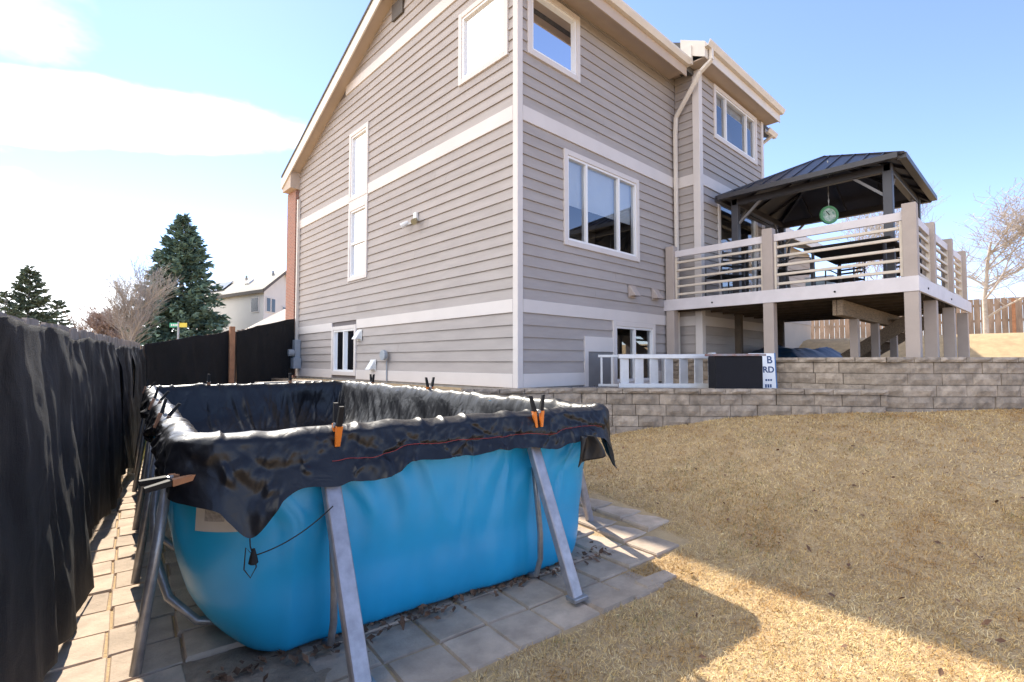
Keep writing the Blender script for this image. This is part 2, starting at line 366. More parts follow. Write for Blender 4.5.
# ---------------------------------------------------------------- paving: single pavers round the pool
def paver_mesh(i):
    r = random.Random(i); bm = MB(); j = lambda: r.uniform(-.008, .008)
    b, t = [], []
    for sx, sy in ((-1, -1), (1, -1), (1, 1), (-1, 1)):
        b.append((sx * .5 + j(), sy * .5 + j(), -.5)); t.append((sx * .5 + j(), sy * .5 + j(), .30))
    tt = [(x * .955, y * .955, .5 + r.uniform(-.04, .04)) for x, y, z in t]
    bm.v = b + t + tt
    for k in range(4):
        n = (k + 1) % 4; bm.f += [(k, n, 4 + n, 4 + k), (4 + k, 4 + n, 8 + n, 8 + k)]
    bm.f += [(8, 9, 10, 11), (3, 2, 1, 0)]
    return bm.mesh('paver', M_paver)
PAV = [paver_mesh(i) for i in range(8)]
path = thing('paved_path', 'square concrete pavers laid around the blue pool', 'paving', (1.5, 2, 0)); path['kind'] = 'structure'; del path['category']
def paver(u, v, su, sv, dz=0, tilt=.012):
    c = xy(u, v); z = float(zg(c[0], c[1]))
    mw = Matrix.Translation((c[0], c[1], z - .016 + dz)) @ Matrix.Rotation(-R_(6) + random.uniform(-.02, .02), 4, 'Z') @ \
        Matrix.Rotation(random.uniform(-tilt, tilt), 4, 'X') @ Matrix.Rotation(random.uniform(-tilt, tilt), 4, 'Y') @ Matrix.Diagonal((su, sv, .06, 1))
    link('paver', random.choice(PAV), path, mw)
PP = .29; G = .012
for j in range(-0, 24):                       # right-hand and front pavers
    v = 1.985 + PP * (j + .5)
    for i in range(-6, 7):
        u = 1.55 + PP * (i + .5)
        front = j < 3; right = u > 2.62
        if not (front or right): continue
        if front and u < .66: continue
        if j == 0 and u > 2.6: continue
        if u > 3.4 and (j > 4 or j == 1): continue
        if v > 7.6: continue
        paver(u + random.uniform(-.006, .006), v + random.uniform(-.006, .006), PP - G, PP - G, random.uniform(-.004, .004))
for (px, py, a, b) in ((656, 577, .30, .10), (614, 597, .30, .10)):      # pale edging pieces along the lawn
    p = onZ(px, py, .02); q = uv(p[0], p[1]); paver(q[0], q[1], a, b, .01)
for j in range(0, 25):                        # left-hand strip between fence and pool
    v = 2.83 + PP * (j + .5)
    for i, u in enumerate((-.36, -.205, .078, .362)):
        if i == 0 or False: continue
        if v > 8.4 and i == 3: pass
        w = .275 if i != 1 else .27
        paver(u + (.0 if j % 2 else .015), v, w, PP - G, random.uniform(-.006, .006) + (.014 if i == 3 and j < 4 else 0), .02)
for j in range(1, 3): paver(-.21, 2.83 - PP * (j - .5), .275, PP - G, 0); 
paver(.09, 2.83 - PP * .5, .275, PP - G, 0)
dirt_n = 26; du, dv = np.meshgrid(np.linspace(.10, .86, dirt_n), np.linspace(1.85, 3.05, dirt_n), indexing='ij')
edge = np.minimum.reduce([(du - .10) / .1, (.86 - du) / .1, (dv - 1.85) / .1, (3.05 - dv) / .1]); 
dzv = -.002 + .018 * fbm(du * 9, dv * 9) * np.clip(edge, 0, 1) - .03 * (1 - np.clip(edge * 2, 0, 1))
pts = du[..., None] * PU + dv[..., None] * PV; pts[..., 2] = dzv
dp = link('dirt_patch', grid_mesh('dirt_patch', pts, M_dirt)); kind(dp, 'structure')

# ---------------------------------------------------------------- retaining walls of split blocks
def block_mesh(i):
    r = np.random.default_rng(100 + i); nx, nz = 6, 3; v = []; f = []
    for a in range(nx):
        for b in range(nz):
            e = (a in (0, nx - 1)) or (b in (0, nz - 1))
            v.append((a / (nx - 1) - .5, -.5 + (.05 if e else r.uniform(-.06, .035)), b / (nz - 1) - .5))
    for a in range(nx - 1):
        for b in range(nz - 1):
            k = a * nz + b; f.append((k, k + nz, k + nz + 1, k + 1))
    n = len(v); v += [(-.5, .5, -.5), (.5, .5, -.5), (.5, .5, .5), (-.5, .5, .5)]
    L = [b for b in range(nz)]; Rr = [(nx - 1) * nz + b for b in range(nz)]; B = [a * nz for a in range(nx)]; T = [a * nz + nz - 1 for a in range(nx)]
    f += [tuple([n] + L + [n + 3])[::-1], tuple([n + 1] + Rr + [n + 2]), tuple([n] + B + [n + 1]), tuple([n + 3] + T + [n + 2])[::-1], (n, n + 1, n + 2, n + 3)]
    m = MB(); m.v = v; m.f = f; return m.mesh('block', M_block)
BLK = [block_mesh(i) for i in range(9)]
def block_wall(name, label, line, ztop, zbase_fn, course=.15, depth=.26, blen=.40, cap=.07):
    pts = np.array(line, float); seg = np.linalg.norm(np.diff(pts, axis=0), axis=1); S = np.concatenate([[0], np.cumsum(seg)]); L = S[-1]
    P = lambda s: np.array([np.interp(s, S, pts[:, 0]), np.interp(s, S, pts[:, 1])])
    w = thing(name, label, 'retaining wall', (pts[0][0], pts[0][1], 0)); z = ztop; row = 0
    while True:
        h = cap if row == 0 else course
        s = -.0 if row % 2 else -.18; any_ = False
        while s < L:
            ln = (blen * random.uniform(.75, 1.2)) if row else blen * .85
            a, b = max(s, 0), min(s + ln, L)
            if b - a > .06:
                pa, pb = P(a), P(b); d = pb - pa; ll = np.linalg.norm(d); c = (pa + pb) / 2; zb = float(zbase_fn(*c))
                if z > zb - .10:
                    any_ = True
                    ang = math.atan2(d[1], d[0]); nrm = np.array([-d[1], d[0]]) / ll; c = c + nrm * (depth / 2 - (.02 if row == 0 else 0) + random.uniform(-.006, .006))
                    link('cap_block' if row == 0 else 'block', random.choice(BLK), w, Matrix.Translation((c[0], c[1], z - h / 2)) @ Matrix.Rotation(ang, 4, 'Z') @ Matrix.Diagonal((ll - .008, depth + (.02 if row == 0 else 0), h - .007, 1)))
            s += ln
        z -= h; row += 1
        if not any_ or row > 12: break
    return w
lw_base = lambda x, y: wall_base(.676 * x - .737 * y)
block_wall('retaining_wall', 'lower tan block retaining wall running diagonally across the lawn below the ladder', LW[:6], 1.035, lw_base)
block_wall('retaining_wall', 'taller tan block retaining wall in front of the deck posts', UW[:2] + [(8.06, 1.62)] + [(8.10, 1.42)] + LW[6:8], 1.46, lambda x, y: .95 if x < 8.4 and y > 1.5 else float(lw_base(x, y)))
tw = thing('timber_edging', 'rusty brown timber edging holding the ground along the gable wall', 'edging', (4.15, 8, 0))
for k in range(4):
    for c in range(5): bevel(MB().box(4.05, 4.19, 5.4 + k * 1.9 + .004, 5.4 + k * 1.9 + 1.892, .06 + c * .19, .245 + c * .19).build('timber', M_wood, tw), .01)

# ================================================================= HOUSE
GX, GY = 4.85, 5.07; BX, BY, BX2 = 9.23, 4.57, 12.38
house = thing('house', 'two storey grey lap sided house with white bands and gable end', 'house', (GX, GY, 1.0))
PKY, PKZ, SL = 8.25, 8.577, .438
def soff(y): return PKZ - SL * abs(y - PKY)
ZB = [1.23, 2.09, 2.28, 4.84, 5.06]
class Wall:
    """a wall plane: a runs along A from origin O, n points outwards"""
    def __init__(s, O, A, Nn): s.O = np.array(O, float); s.A = np.array(A, float); s.N = np.array(Nn, float)
    def p(s, a, n, z): q = s.O + s.A * a + s.N * n; return (q[0], q[1], z)
    def box(s, mb, a0, a1, n0, n1, z0, z1):
        P = s.p; return mb.hexa([P(a0, n0, z0), P(a1, n0, z0), P(a1, n1, z0), P(a0, n1, z0), P(a0, n0, z1), P(a1, n0, z1), P(a1, n1, z1), P(a0, n1, z1)])
def cut(iv, holes):
    res = [iv]
    for h0, h1 in holes:
        nr = []
        for a, b in res:
            if h1 <= a or h0 >= b: nr.append((a, b)); continue
            if h0 > a: nr.append((a, h0))
            if h1 < b: nr.append((h1, b))
        res = nr
    return [r for r in res if r[1] - r[0] > .02]
CW = .085
def siding(w, part, a0, a1, zones, holes, aend=None):
    """holes: (a0,a1,z0,z1) of the casings; aend(z)->(a0,a1) limits for slanted ends"""
    for z0, z1, n in zones:
        h = (z1 - z0) / n
        for k in range(n):
            za, zb = z0 + k * h, z0 + (k + 1) * h
            cuts = sorted({za, zb} | {q for hh in holes for q in hh[2:4] if za + .012 < q < zb - .012 and hh[1] > a0 and hh[0] < a1})
            # a board notched by a casing is built as one board per uninterrupted run
            hs = [(hh[0], hh[1]) for hh in holes if hh[2] < zb - .012 and hh[3] > za + .012]
            runs = cut((a0, a1), hs)
            for hh in holes:
                pass
            for r0, r1 in runs:
                # butt joints on long runs
                brk = [r0, r1]
                if r1 - r0 > 3.7 and random.random() < .6: brk = [r0, r0 + (r1 - r0) * random.uniform(.35, .65), r1]
                for b0, b1 in zip(brk[:-1], brk[1:]):
                    e0b = e0t = b0; e1b = e1t = b1
                    if aend:
                        lb, lt = aend(za), aend(zb); e0b, e1b = max(b0, lb[0]), min(b1, lb[1]); e0t, e1t = max(b0, lt[0]), min(b1, lt[1])
                        if e1b - e0b < .03: continue
                        if e1t - e0t < .01: mid = (e0t + e1t) / 2; mid = min(max(mid, e0b), e1b); e0t, e1t = mid - .005, mid + .005
                    P = w.p; g = .0015
                    MB().hexa([P(e0b + g, .0, za), P(e1b - g, .0, za), P(e1b - g, .030, za), P(e0b + g, .030, za),
                               P(e0t + g, .0, zb - .001), P(e1t - g, .0, zb - .001), P(e1t - g, .008, zb - .001), P(e0t + g, .008, zb - .001)]).build('siding_board', M_side, part)
            # notch pieces above or below a casing inside this course
            for hh in holes:
                for q0, q1 in ((za, hh[2]), (hh[3], zb)):
                    if hh[2] < zb - .012 and hh[3] > za + .012 and q1 - q0 > .012 and q0 >= za - 1e-6 and q1 <= zb + 1e-6 and hh[0] < a1 and hh[1] > a0:
                        if any(o2 is not hh and o2[0] < hh[1] and o2[1] > hh[0] and o2[2] < q1 and o2[3] > q0 for o2 in holes): continue
                        tq = lambda z: .030 - .022 * (z - za) / (zb - za); P = w.p
                        MB().hexa([P(hh[0], 0, q0), P(hh[1], 0, q0), P(hh[1], tq(q0), q0), P(hh[0], tq(q0), q0), P(hh[0], 0, q1), P(hh[1], 0, q1), P(hh[1], tq(q1), q1), P(hh[0], tq(q1), q1)]).build('siding_board', M_side, part)
def core(w, a0, a1, z0, z1, holes, th=.15):
    as_ = sorted({a0, a1} | {q for h in holes for q in h[:2]}); zs = sorted({z0, z1} | {q for h in holes for q in h[2:4]}); m = MB()
    for i in range(len(as_) - 1):
        for j in range(len(zs) - 1):
            ca, cz = (as_[i] + as_[i + 1]) / 2, (zs[j] + zs[j + 1]) / 2
            if any(h[0] < ca < h[1] and h[2] < cz < h[3] for h in holes): continue
            w.box(m, as_[i], as_[i + 1], -th, 0, zs[j], zs[j + 1])
    return m
def window(w, a0, a1, z0, z1, splits=(), hsplit=None, blind=None, depth=.9, label=None, casing=True):
    """casing outer size a0..a1, z0..z1; opening is inset by CW. splits: fractions of vertical mullions"""
    m = MB(); t = .048
    w.box(m, a0, a0 + CW, 0, t, z0, z1); w.box(m, a1 - CW, a1, 0, t, z0, z1)
    w.box(m, a0 + CW, a1 - CW, 0, t, z0, z0 + CW); w.box(m, a0 + CW, a1 - CW, 0, t, z1 - CW, z1)
    win = m.build('window', M_trim, house); bevel(win, .004, 1)
    A0, A1, Z0, Z1 = a0 + CW, a1 - CW, z0 + CW, z1 - CW; fr = .035
    m = MB(); w.box(m, A0, A0 + fr, -.07, .03, Z0, Z1); w.box(m, A1 - fr, A1, -.07, .03, Z0, Z1)
    w.box(m, A0 + fr, A1 - fr, -.07, .03, Z0, Z0 + fr); w.box(m, A0 + fr, A1 - fr, -.07, .03, Z1 - fr, Z1)
    m.build('window_frame', M_vinyl, win)
    vs = [A0 + fr] + [A0 + (A1 - A0) * q for q in splits] + [A1 - fr]
    hz = [Z0 + fr] + ([Z0 + (Z1 - Z0) * hsplit] if hsplit else []) + [Z1 - fr]
    for q in vs[1:-1]: w.box(MB(), q - .022, q + .022, -.06, .034, Z0 + fr, Z1 - fr).build('mullion', M_vinyl, win)
    for q in hz[1:-1]: w.box(MB(), A0 + fr, A1 - fr, -.055, .026, q - .022, q + .022).build('meeting_rail', M_vinyl, win)
    for i in range(len(vs) - 1):
        for j in range(len(hz) - 1):
            b0 = vs[i] + (.022 if i else 0); b1 = vs[i + 1] - (.022 if i < len(vs) - 2 else 0); c0 = hz[j] + (.022 if j else 0); c1 = hz[j + 1] - (.022 if j < len(hz) - 2 else 0)
            MB().poly([w.p(b0, -.012, c0), w.p(b1, -.012, c0), w.p(b1, -.012, c1), w.p(b0, -.012, c1)]).build('pane', M_glass, win)
    if blind:
        zz = Z1 - (Z1 - Z0) * blind
        w.box(MB(), A0 + .004, A1 - .004, -.088, -.082, zz, Z1 - .004).build('blind', M_blind, win)
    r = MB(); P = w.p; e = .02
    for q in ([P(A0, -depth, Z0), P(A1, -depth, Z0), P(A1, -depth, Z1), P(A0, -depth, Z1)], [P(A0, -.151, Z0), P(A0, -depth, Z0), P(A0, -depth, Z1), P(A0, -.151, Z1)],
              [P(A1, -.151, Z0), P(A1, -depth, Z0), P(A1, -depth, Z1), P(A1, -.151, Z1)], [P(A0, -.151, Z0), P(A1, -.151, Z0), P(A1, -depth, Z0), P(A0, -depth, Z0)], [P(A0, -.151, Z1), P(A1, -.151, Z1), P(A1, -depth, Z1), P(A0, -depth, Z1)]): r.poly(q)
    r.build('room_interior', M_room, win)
    return win
wg = Wall((GX, GY, 0), (0, 1, 0), (-1, 0, 0)); wr = Wall((GX, GY, 0), (1, 0, 0), (0, -1, 0))
wbs = Wall((BX, BY, 0), (0, 1, 0), (-1, 0, 0)); wbf = Wall((BX, BY, 0), (1, 0, 0), (0, -1, 0))
def opening(h): return (h[0] + CW, h[1] - CW, h[2] + CW, h[3] - CW)
def wall_part(name, mb): return mb.build(name, M_core, house)
# gable wall (faces -x)
GL = 13.34 - GY
g_h = [(9.5 - GY, 10.36 - GY, 3.12, 4.72), (9.5 - GY, 10.36 - GY, 4.86, 6.36), (5.24 - GY, 6.42 - GY, 5.84, 7.02), (9.94 - GY, 11.15 - GY, 1.10, 2.18)]
mb = core(wg, 0.15, GL, .55, 5.5, [opening(h) for h in g_h if h[3] < 5.5] + [(g_h[1][0] + CW, g_h[1][1] - CW, 4.86 + CW, 5.5)])
mb2 = core(wg, 0.15, PKY - GY, 5.5, 7.10, [opening(g_h[2]), (g_h[1][0] + CW, g_h[1][1] - CW, 5.5, 6.36 - CW)])
mb2b = core(wg, PKY - GY, GL, 5.5, 5.95, [(g_h[1][0] + CW, g_h[1][1] - CW, 5.5, 6.36 - CW)]); 
mb.v, mb.f = mb.v, mb.f
def merge(*ms):
    r = MB()
    for m in ms:
        n = len(r.v); r.v += m.v; r.f += [tuple(n + i for i in f) for f in m.f]
    return r
up = MB()   # sloping upper part round the stair window
def ysl(z): return PKY + (PKZ - z) / SL
zc = 5.95
cells = [(PKY, 9.5 + CW), (9.5 + CW, 10.36 - CW), (10.36 - CW, 13.34)]
for (y0, y1) in cells:
    zb = 6.36 - CW if y0 > 9.5 and y1 < 10.36 else 5.95
    zt0, zt1 = soff(y0) - .02, soff(y1) - .02
    if zt1 <= zb: zt1 = zb + .002
    up.hexa([(GX, y0, zb), (GX + .15, y0, zb), (GX + .15, y1, zb), (GX, y1, zb), (GX, y0, zt0), (GX + .15, y0, zt0), (GX + .15, y1, zt1), (GX, y1, zt1)])
up.hexa([(GX, GY + .15, 7.1), (GX + .15, GY + .15, 7.1), (GX + .15, PKY, 7.1), (GX, PKY, 7.1), (GX, GY + .15, soff(GY + .15) - .02), (GX + .15, GY + .15, soff(GY + .15) - .02), (GX + .15, PKY, PKZ - .02), (GX, PKY, PKZ - .02)])
gable = wall_part('gable_wall', merge(mb, mb2, mb2b, up))
CB = .10   # corner boards
holes_g = g_h + [(9.5 - GY, 10.36 - GY, 4.72, 4.86)]
def gend(z):
    lo = CB - .03; hi = GL
    if z > soff(13.34) : hi = min(hi, ysl(z) - GY)
    if z > soff(GY): lo = max(lo, PKY - (PKZ - z) / SL - GY)
    return lo, hi
siding(wg, gable, CB - .03, GL, [(ZB[0], ZB[1], 5), (ZB[2], ZB[3], 16), (ZB[4], 7.34, 14), (7.54, 8.56, 6)], holes_g, gend)
def band(w, name, part, a0, a1, z0, z1, holes=(), n=.036):
    for r0, r1 in cut((a0, a1), [(h[0], h[1]) for h in holes if h[2] < z1 - .01 and h[3] > z0 + .01]):
        bevel(w.box(MB(), r0, r1, 0, n, z0, z1).build(name, M_trim, part), .004, 1)
band(wg, 'skirt_board', gable, CB - .03, GL, 1.03, ZB[0] - .002, holes_g); band(wg, 'band_board', gable, CB - .03, GL, ZB[1] + .001, ZB[2] - .001, holes_g)
band(wg, 'band_board', gable, CB - .03, GL, ZB[3] + .001, ZB[4] - .001, holes_g)
b0, b1 = PKY - (PKZ - 7.54) / SL - GY, ysl(7.54) - GY
bevel(wg.box(MB(), max(b0, .08), b1 - .02, 0, .036, 7.341, 7.539).build('band_board', M_trim, gable), .004, 1)
wg.box(MB(), .0, GL, -.12, .012, .5, 1.029).build('foundation', M_found, gable)
for h, sp, hs, bl in ((g_h[0], (), .5, .55), (g_h[1], (), None, 1.0), (g_h[2], (), None, 1.0), (g_h[3], (.5,), None, None)): window(wg, *h, splits=sp, hsplit=hs, blind=bl)
wg.box(MB(), 9.5 - GY, 10.36 - GY, 0, .04, 4.722, 4.858).build('window_band', M_trim, gable)
# rear wall (faces -y)
RL = BX - GX
r_h = [(5.02 - GX, 6.20 - GX, 5.86, 6.94), (5.80 - GX, 7.86 - GX, 3.19, 4.69), (7.04 - GX, 8.36 - GX, .98, 2.089)]
rear = wall_part('rear_wall', core(wr, 0, RL + 3.9, .55, 7.16, [opening(h) for h in r_h]))
hatch = (6.28 - GX, 7.04 - GX, .98, 1.80)
siding(wr, rear, CB - .03, RL, [(ZB[0], ZB[1], 5), (ZB[2], ZB[3], 16), (ZB[4], 7.15, 13)], r_h + [hatch])
band(wr, 'skirt_board', rear, CB - .03, RL, 1.03, ZB[0] - .002, r_h + [hatch]); band(wr, 'band_board', rear, CB - .03, RL, ZB[1] + .001, ZB[2] - .001); band(wr, 'band_board', rear, CB - .03, RL, ZB[3] + .001, ZB[4] - .001)
wr.box(MB(), 0, RL, -.12, .012, .5, 1.029).build('foundation', M_found, rear)
m = MB(); wr.box(m, hatch[0], hatch[0] + .09, 0, .04, 1.0, 1.80); wr.box(m, hatch[0] + .09, hatch[1], 0, .04, 1.56, 1.80); m.build('hatch_surround', M_trim, rear)
wr.box(MB(), hatch[0] + .09, hatch[1], 0, .02, .98, 1.56).build('hatch_panel', mat('hatch_grey', (.22, .21, .21), .7, .1, 4), rear)
window(wr, *r_h[0], blind=.16); window(wr, *r_h[1], splits=(.25, .72), blind=.55); window(wr, *r_h[2], splits=(.5,), blind=None)
# corner boards
m = MB(); m.box(GX - .038, GX + .065, GY - .038, GY + .065, 1.03, 7.1); bevel(m.build('corner_board', M_trim, house), .006)
# bump-out
bl_ = GY - BY; bw = BX2 - BX
bs = wall_part('bump_side_wall', core(wbs, .0, bl_, .9, 7.12, []))
siding(wbs, bs, .09, bl_ - .03, [(ZB[0], ZB[1], 5), (ZB[2], ZB[3], 16), (ZB[4], 7.1, 13)], [])
for z0, z1 in ((ZB[1], ZB[2]), (ZB[3], ZB[4])): band(wbs, 'band_board', bs, .09, bl_ - .03, z0 + .001, z1 - .001)
f_h = [(9.86 - BX, 12.03 - BX, 5.94, 7.06), (9.98 - BX, 11.98 - BX, 2.58, 4.76)]
bf = wall_part('bump_front_wall', core(wbf, .15, bw, .9, 7.12, [opening(h) for h in f_h]))
siding(wbf, bf, .09, bw - .08, [(ZB[0], ZB[1], 5), (ZB[2], ZB[3], 16), (ZB[4], 7.1, 13)], f_h)
for z0, z1 in ((1.03, ZB[0]), (ZB[1], ZB[2]), (ZB[3], ZB[4])): band(wbf, 'band_board', bf, .09, bw - .08, z0 + .001, z1 - .001, f_h)
m = MB(); m.box(BX - .05, BX + .09, BY - .05, BY + .09, 1.03, 7.08); bevel(m.build('corner_board', M_trim, house), .006)
m = MB(); m.box(BX2 - .08, BX2 + .04, BY - .046, BY + .5, 1.03, 7.08); bevel(m.build('corner_board', M_trim, house), .006)
window(wbf, *f_h[0], splits=(.24, .76), blind=.2); window(wbf, *f_h[1], splits=(.5,), blind=None, depth=1.4)
# unseen front and far walls close the house
m = MB(); m.box(GX + .15, 13.0, 13.2, 13.34, .55, 5.8); m.box(12.9, 13.0, GY + .15, 13.2, .55, 5.8)
m.hexa([(12.9, GY + .15, 5.8), (13, GY + .15, 5.8), (13, 13.2, 5.8), (12.9, 13.2, 5.8), (12.9, GY + .15, 7.1), (13, GY + .15, 7.1), (13, PKY + 3, 7.1), (12.9, PKY + 3, 7.1)]); m.build('outer_wall', M_side, house)
# roof
XR0, XR1 = 4.56, 13.25; th = .20
EY0, EY1 = 4.62, 13.86
m = MB(); m.prism([(EY0, soff(EY0)), (PKY, PKZ), (EY1, soff(EY1)), (EY1, soff(EY1) + th), (PKY, PKZ + th), (EY0, soff(EY0) + th)], 0, XR0 + .03, XR1)
roof = m.build('roof', M_shingle, house)
m = MB()
for ya, yb in ((EY0 - .02, PKY), (PKY, EY1 + .05)):    # rake fascia boards
    za, zb = soff(ya), soff(yb)
    m.hexa([(XR0, ya, za - .11), (XR0 + .03, ya, za - .11), (XR0 + .03, yb, zb - .11), (XR0, yb, zb - .11), (XR0, ya, za + .16), (XR0 + .03, ya, za + .16), (XR0 + .03, yb, zb + .16), (XR0, yb, zb + .16)])
m.build('rake_board', M_gutter, roof)
m = MB()
for ya, yb in ((EY0, PKY), (PKY, EY1)):
    za, zb = soff(ya), soff(yb)
    m.hexa([(XR0 - .02, ya, za + .161), (XR0 + .029, ya, za + .161), (XR0 + .029, yb, zb + .161), (XR0 - .02, yb, zb + .161), (XR0 - .02, ya, za + .215), (XR0 + .029, ya, za + .215), (XR0 + .029, yb, zb + .215), (XR0 - .02, yb, zb + .215)])
m.build('drip_edge', M_shingle, roof)
m = MB()
for ya, yb in ((GY - .03, PKY), (PKY, 13.4)):
    za, zb = soff(ya) - .012, soff(yb) - .012
    m.hexa([(XR0 + .031, ya, za - .02), (GX - .002, ya, za - .02), (GX - .002, yb, zb - .02), (XR0 + .031, yb, zb - .02), (XR0 + .031, ya, za), (GX - .002, ya, za), (GX - .002, yb, zb), (XR0 + .031, yb, zb)])
m.build('rake_soffit', M_cream, roof)
MB().box(XR0 + .031, 9.0, EY0 + .02, GY - .002, soff(GY) - .16, soff(GY) - .14).build('eave_soffit', M_cream, roof)
m = MB(); m.box(XR0 + .02, 8.9, EY0 - .004, EY0 + .02, soff(EY0) - .12, soff(EY0) + .17); m.build('fascia_board', M_cream, roof)
def gutter(x0, x1, y, z, nm='gutter'):
    pr = [(y, z), (y, z - .10), (y - .07, z - .10), (y - .115, z - .03), (y - .12, z), (y - .105, z), (y - .10, z - .02), (y - .065, z - .088), (y - .012, z - .088), (y - .012, z)]
    return MB().prism(pr, 0, x0, x1).build(nm, M_gutter, roof)
gutter(XR0 - .01, 8.86, EY0 - .006, soff(EY0) + .16)
# boxed eave return at the front end of the rake
m = MB(); m.hexa([(XR0 + .032, 13.3, 5.90), (GX + .3, 13.3, 5.90), (GX + .3, 13.9, 5.90), (XR0 + .032, 13.9, 5.90), (XR0 + .032, 13.3, soff(13.3) - .04), (GX + .3, 13.3, soff(13.3) - .04), (GX + .3, 13.9, soff(13.9) - .01), (XR0 + .032, 13.9, soff(13.9) - .01)]); m.build('eave_return', M_cream, roof)
# bump roof: a lower skirt of the main slope carried out over the bump
ey = 4.27; zl = 7.21
m = MB(); m.hexa([(8.93, ey, zl), (12.72, ey, zl), (12.72, 5.6, zl + .438 * 1.43), (8.93, 5.6, zl + .438 * 1.43), (8.93, ey, zl + .17), (12.72, ey, zl + .17), (12.72, 5.6, zl + .17 + .438 * 1.43), (8.93, 5.6, zl + .17 + .438 * 1.43)])
m.build('bump_roof', M_shingle, roof)
m = MB(); m.hexa([(8.90, ey - .02, zl - .12), (8.93, ey - .02, zl - .12), (8.93, 4.74, zl + .13), (8.90, 4.74, zl + .13), (8.90, ey - .02, zl + .18), (8.93, ey - .02, zl + .18), (8.93, 4.74, zl + .43), (8.90, 4.74, zl + .43)])
m.box(8.931, 12.72, ey - .02, ey - .001, zl - .12, zl + .16); m.build('bump_fascia', M_gutter, roof)
MB().box(8.95, 12.7, ey, BY - .002, zl - .10, zl - .08).build('bump_soffit', M_cream, roof)
MB().box(8.94, BX - .002, BY - .001, GY - .004, zl - .10, zl - .08).build('bump_soffit', M_cream, roof)
MB().box(8.86, 8.929, EY0 - .12, GY, zl - .16, zl + .2).build('roof_return', M_gutter, roof)
gutter(8.88, 12.74, ey - .022, zl + .16)
gutter(12.76, 13.3, EY0 - .006, 7.08)
def spout(pts, name='downspout'):
    m = MB()
    for a, b in zip(pts[:-1], pts[1:]): m.bar(a, b, .075, .06, up=(0, 1, 0))
    return bevel(m.build(name, M_gutter, house), .008)
spout([(9.06, ey - .07, zl + .07), (9.06, ey - .07, zl - .14), (9.02, 4.4, zl - .30), (9.10, 4.96, 6.25), (9.10, 4.98, 5.9), (9.10, 4.98, 1.05)])
spout([(13.1, 4.55, 7.0), (13.06, 4.9, 6.8), (13.0, 5.0, 6.5), (13.0, 5.0, 2.6)])
# brick pier at the far end
MB().box(GX - .10, GX + .6, 13.36, 13.96, .5, 5.895).build('brick_pier', M_brick, house)
spout([(GX - .06, 13.24, 5.6), (GX - .06, 13.24, 2.1), (GX - .06, 13.24, 1.75)], 'conduit')
# lower wing beyond the bump
m = MB(); m.box(13.0, 18.8, GY + .4, GY + 5, 1.2, 5.0); wing = m.build('wing_wall', M_ntan, house)
for k in range(10):
    w_ = Wall((13.0, GY + .4, 0), (1, 0, 0), (0, -1, 0)); w_.box(MB(), .3 + 0, 5.79, .001, .02, 2.6 + k * .24, 2.825 + k * .24).build('siding_board', mat('wing_siding', (.46, .40, .35), .75, .1, 2, rand=.04), wing)
m = MB(); m.hexa([(12.7, GY - .1, 5.0), (19.2, GY - .1, 5.0), (19.2, GY + 4, 6.5), (12.7, GY + 4, 6.5), (12.7, GY - .1, 5.18), (19.2, GY - .1, 5.18), (19.2, GY + 4, 6.68), (12.7, GY + 4, 6.68)]); m.build('wing_roof', M_shingle, house)
MB().box(13.02, 19.2, GY - .13, GY - .102, 4.92, 5.15).build('wing_fascia', M_gutter, house)
# small fittings on the gable wall
def fitting(name, label, w, a, z, build, m, cat='vent'):
    t = MB(); build(t, w, a, z); o = t.build(name, m, house); return bevel(o, .006)
def hood(t, w, a, z):
    P = w.p; t.hexa([P(a - .09, .03, z - .09), P(a + .09, .03, z - .09), P(a + .09, .17, z - .09), P(a - .09, .17, z - .09), P(a - .09, .03, z + .09), P(a + .09, .03, z + .09), P(a + .07, .06, z + .09), P(a - .07, .06, z + .09)])
    w.box(t, a - .11, a + .11, .03, .042, z - .12, z + .11)
fitting('vent_hood', '', wg, 9.18 - GY, 1.33, hood, M_white); fitting('vent_hood', '', wg, 9.79 - GY, 1.95, hood, M_white)
fitting('vent_hood', '', wr, 7.61 - GX, 2.64, hood, M_deckpost); fitting('vent_hood', '', wr, 8.36 - GX, 2.66, hood, M_deckpost)
def disc(t, w, a, z):
    q = w.p(a, .09, z); t.lathe(q, [(.10, -.06), (.10, .0), (.07, .03)], 14, axis=0)
    b = w.p(a, .05, z - .1); t.tube([b, (b[0], b[1], 1.02)], .014, 6)
fitting('pipe_outlet', '', wg, 8.62 - GY, 1.52, disc, M_grey)
m = MB(); wg.box(m, 13.02 - GY, 13.34 - GY, .03, .17, 1.42, 1.95); wg.box(m, 12.96 - GY, 13.2 - GY, .03, .22, 1.22, 1.5); q = wg.p(13.08 - GY, .22, 1.62); m.lathe(q, [(.09, -.1), (.09, .04)], 14, axis=0)
bevel(m.build('meter_box', M_grey, house), .01)
m = MB(); wg.box(m, 7.60 - GY, 7.70 - GY, .02, .07, 3.87, 4.05); bevel(m.build('light_sensor', M_white, house), .01)
for da, nm in ((.22, 'security_lamp'), (-.12, 'security_lamp')):
    c = np.array(wg.p(7.65 - GY + da, .14, 3.86)); m = MB(); d = np.array([-.6, .5 if da > 0 else -.5, -.5]); d /= np.linalg.norm(d)
    m.tube([c - d * .08, c - d * .02, c + d * .07], [.03, .045, .055], 12); m.bar(wg.p(7.65 - GY + da * .4, .03, 3.89), c, .02, .02); m.build(nm, M_white if da > 0 else mat('brass_lamp', (.32, .27, .16), .5), house)
m = MB(); wg.box(m, 8.15 - GY, 8.55 - GY, .03, .06, 7.98, 8.30); bevel(m.build('gable_vent', M_ntrim, house), .006)

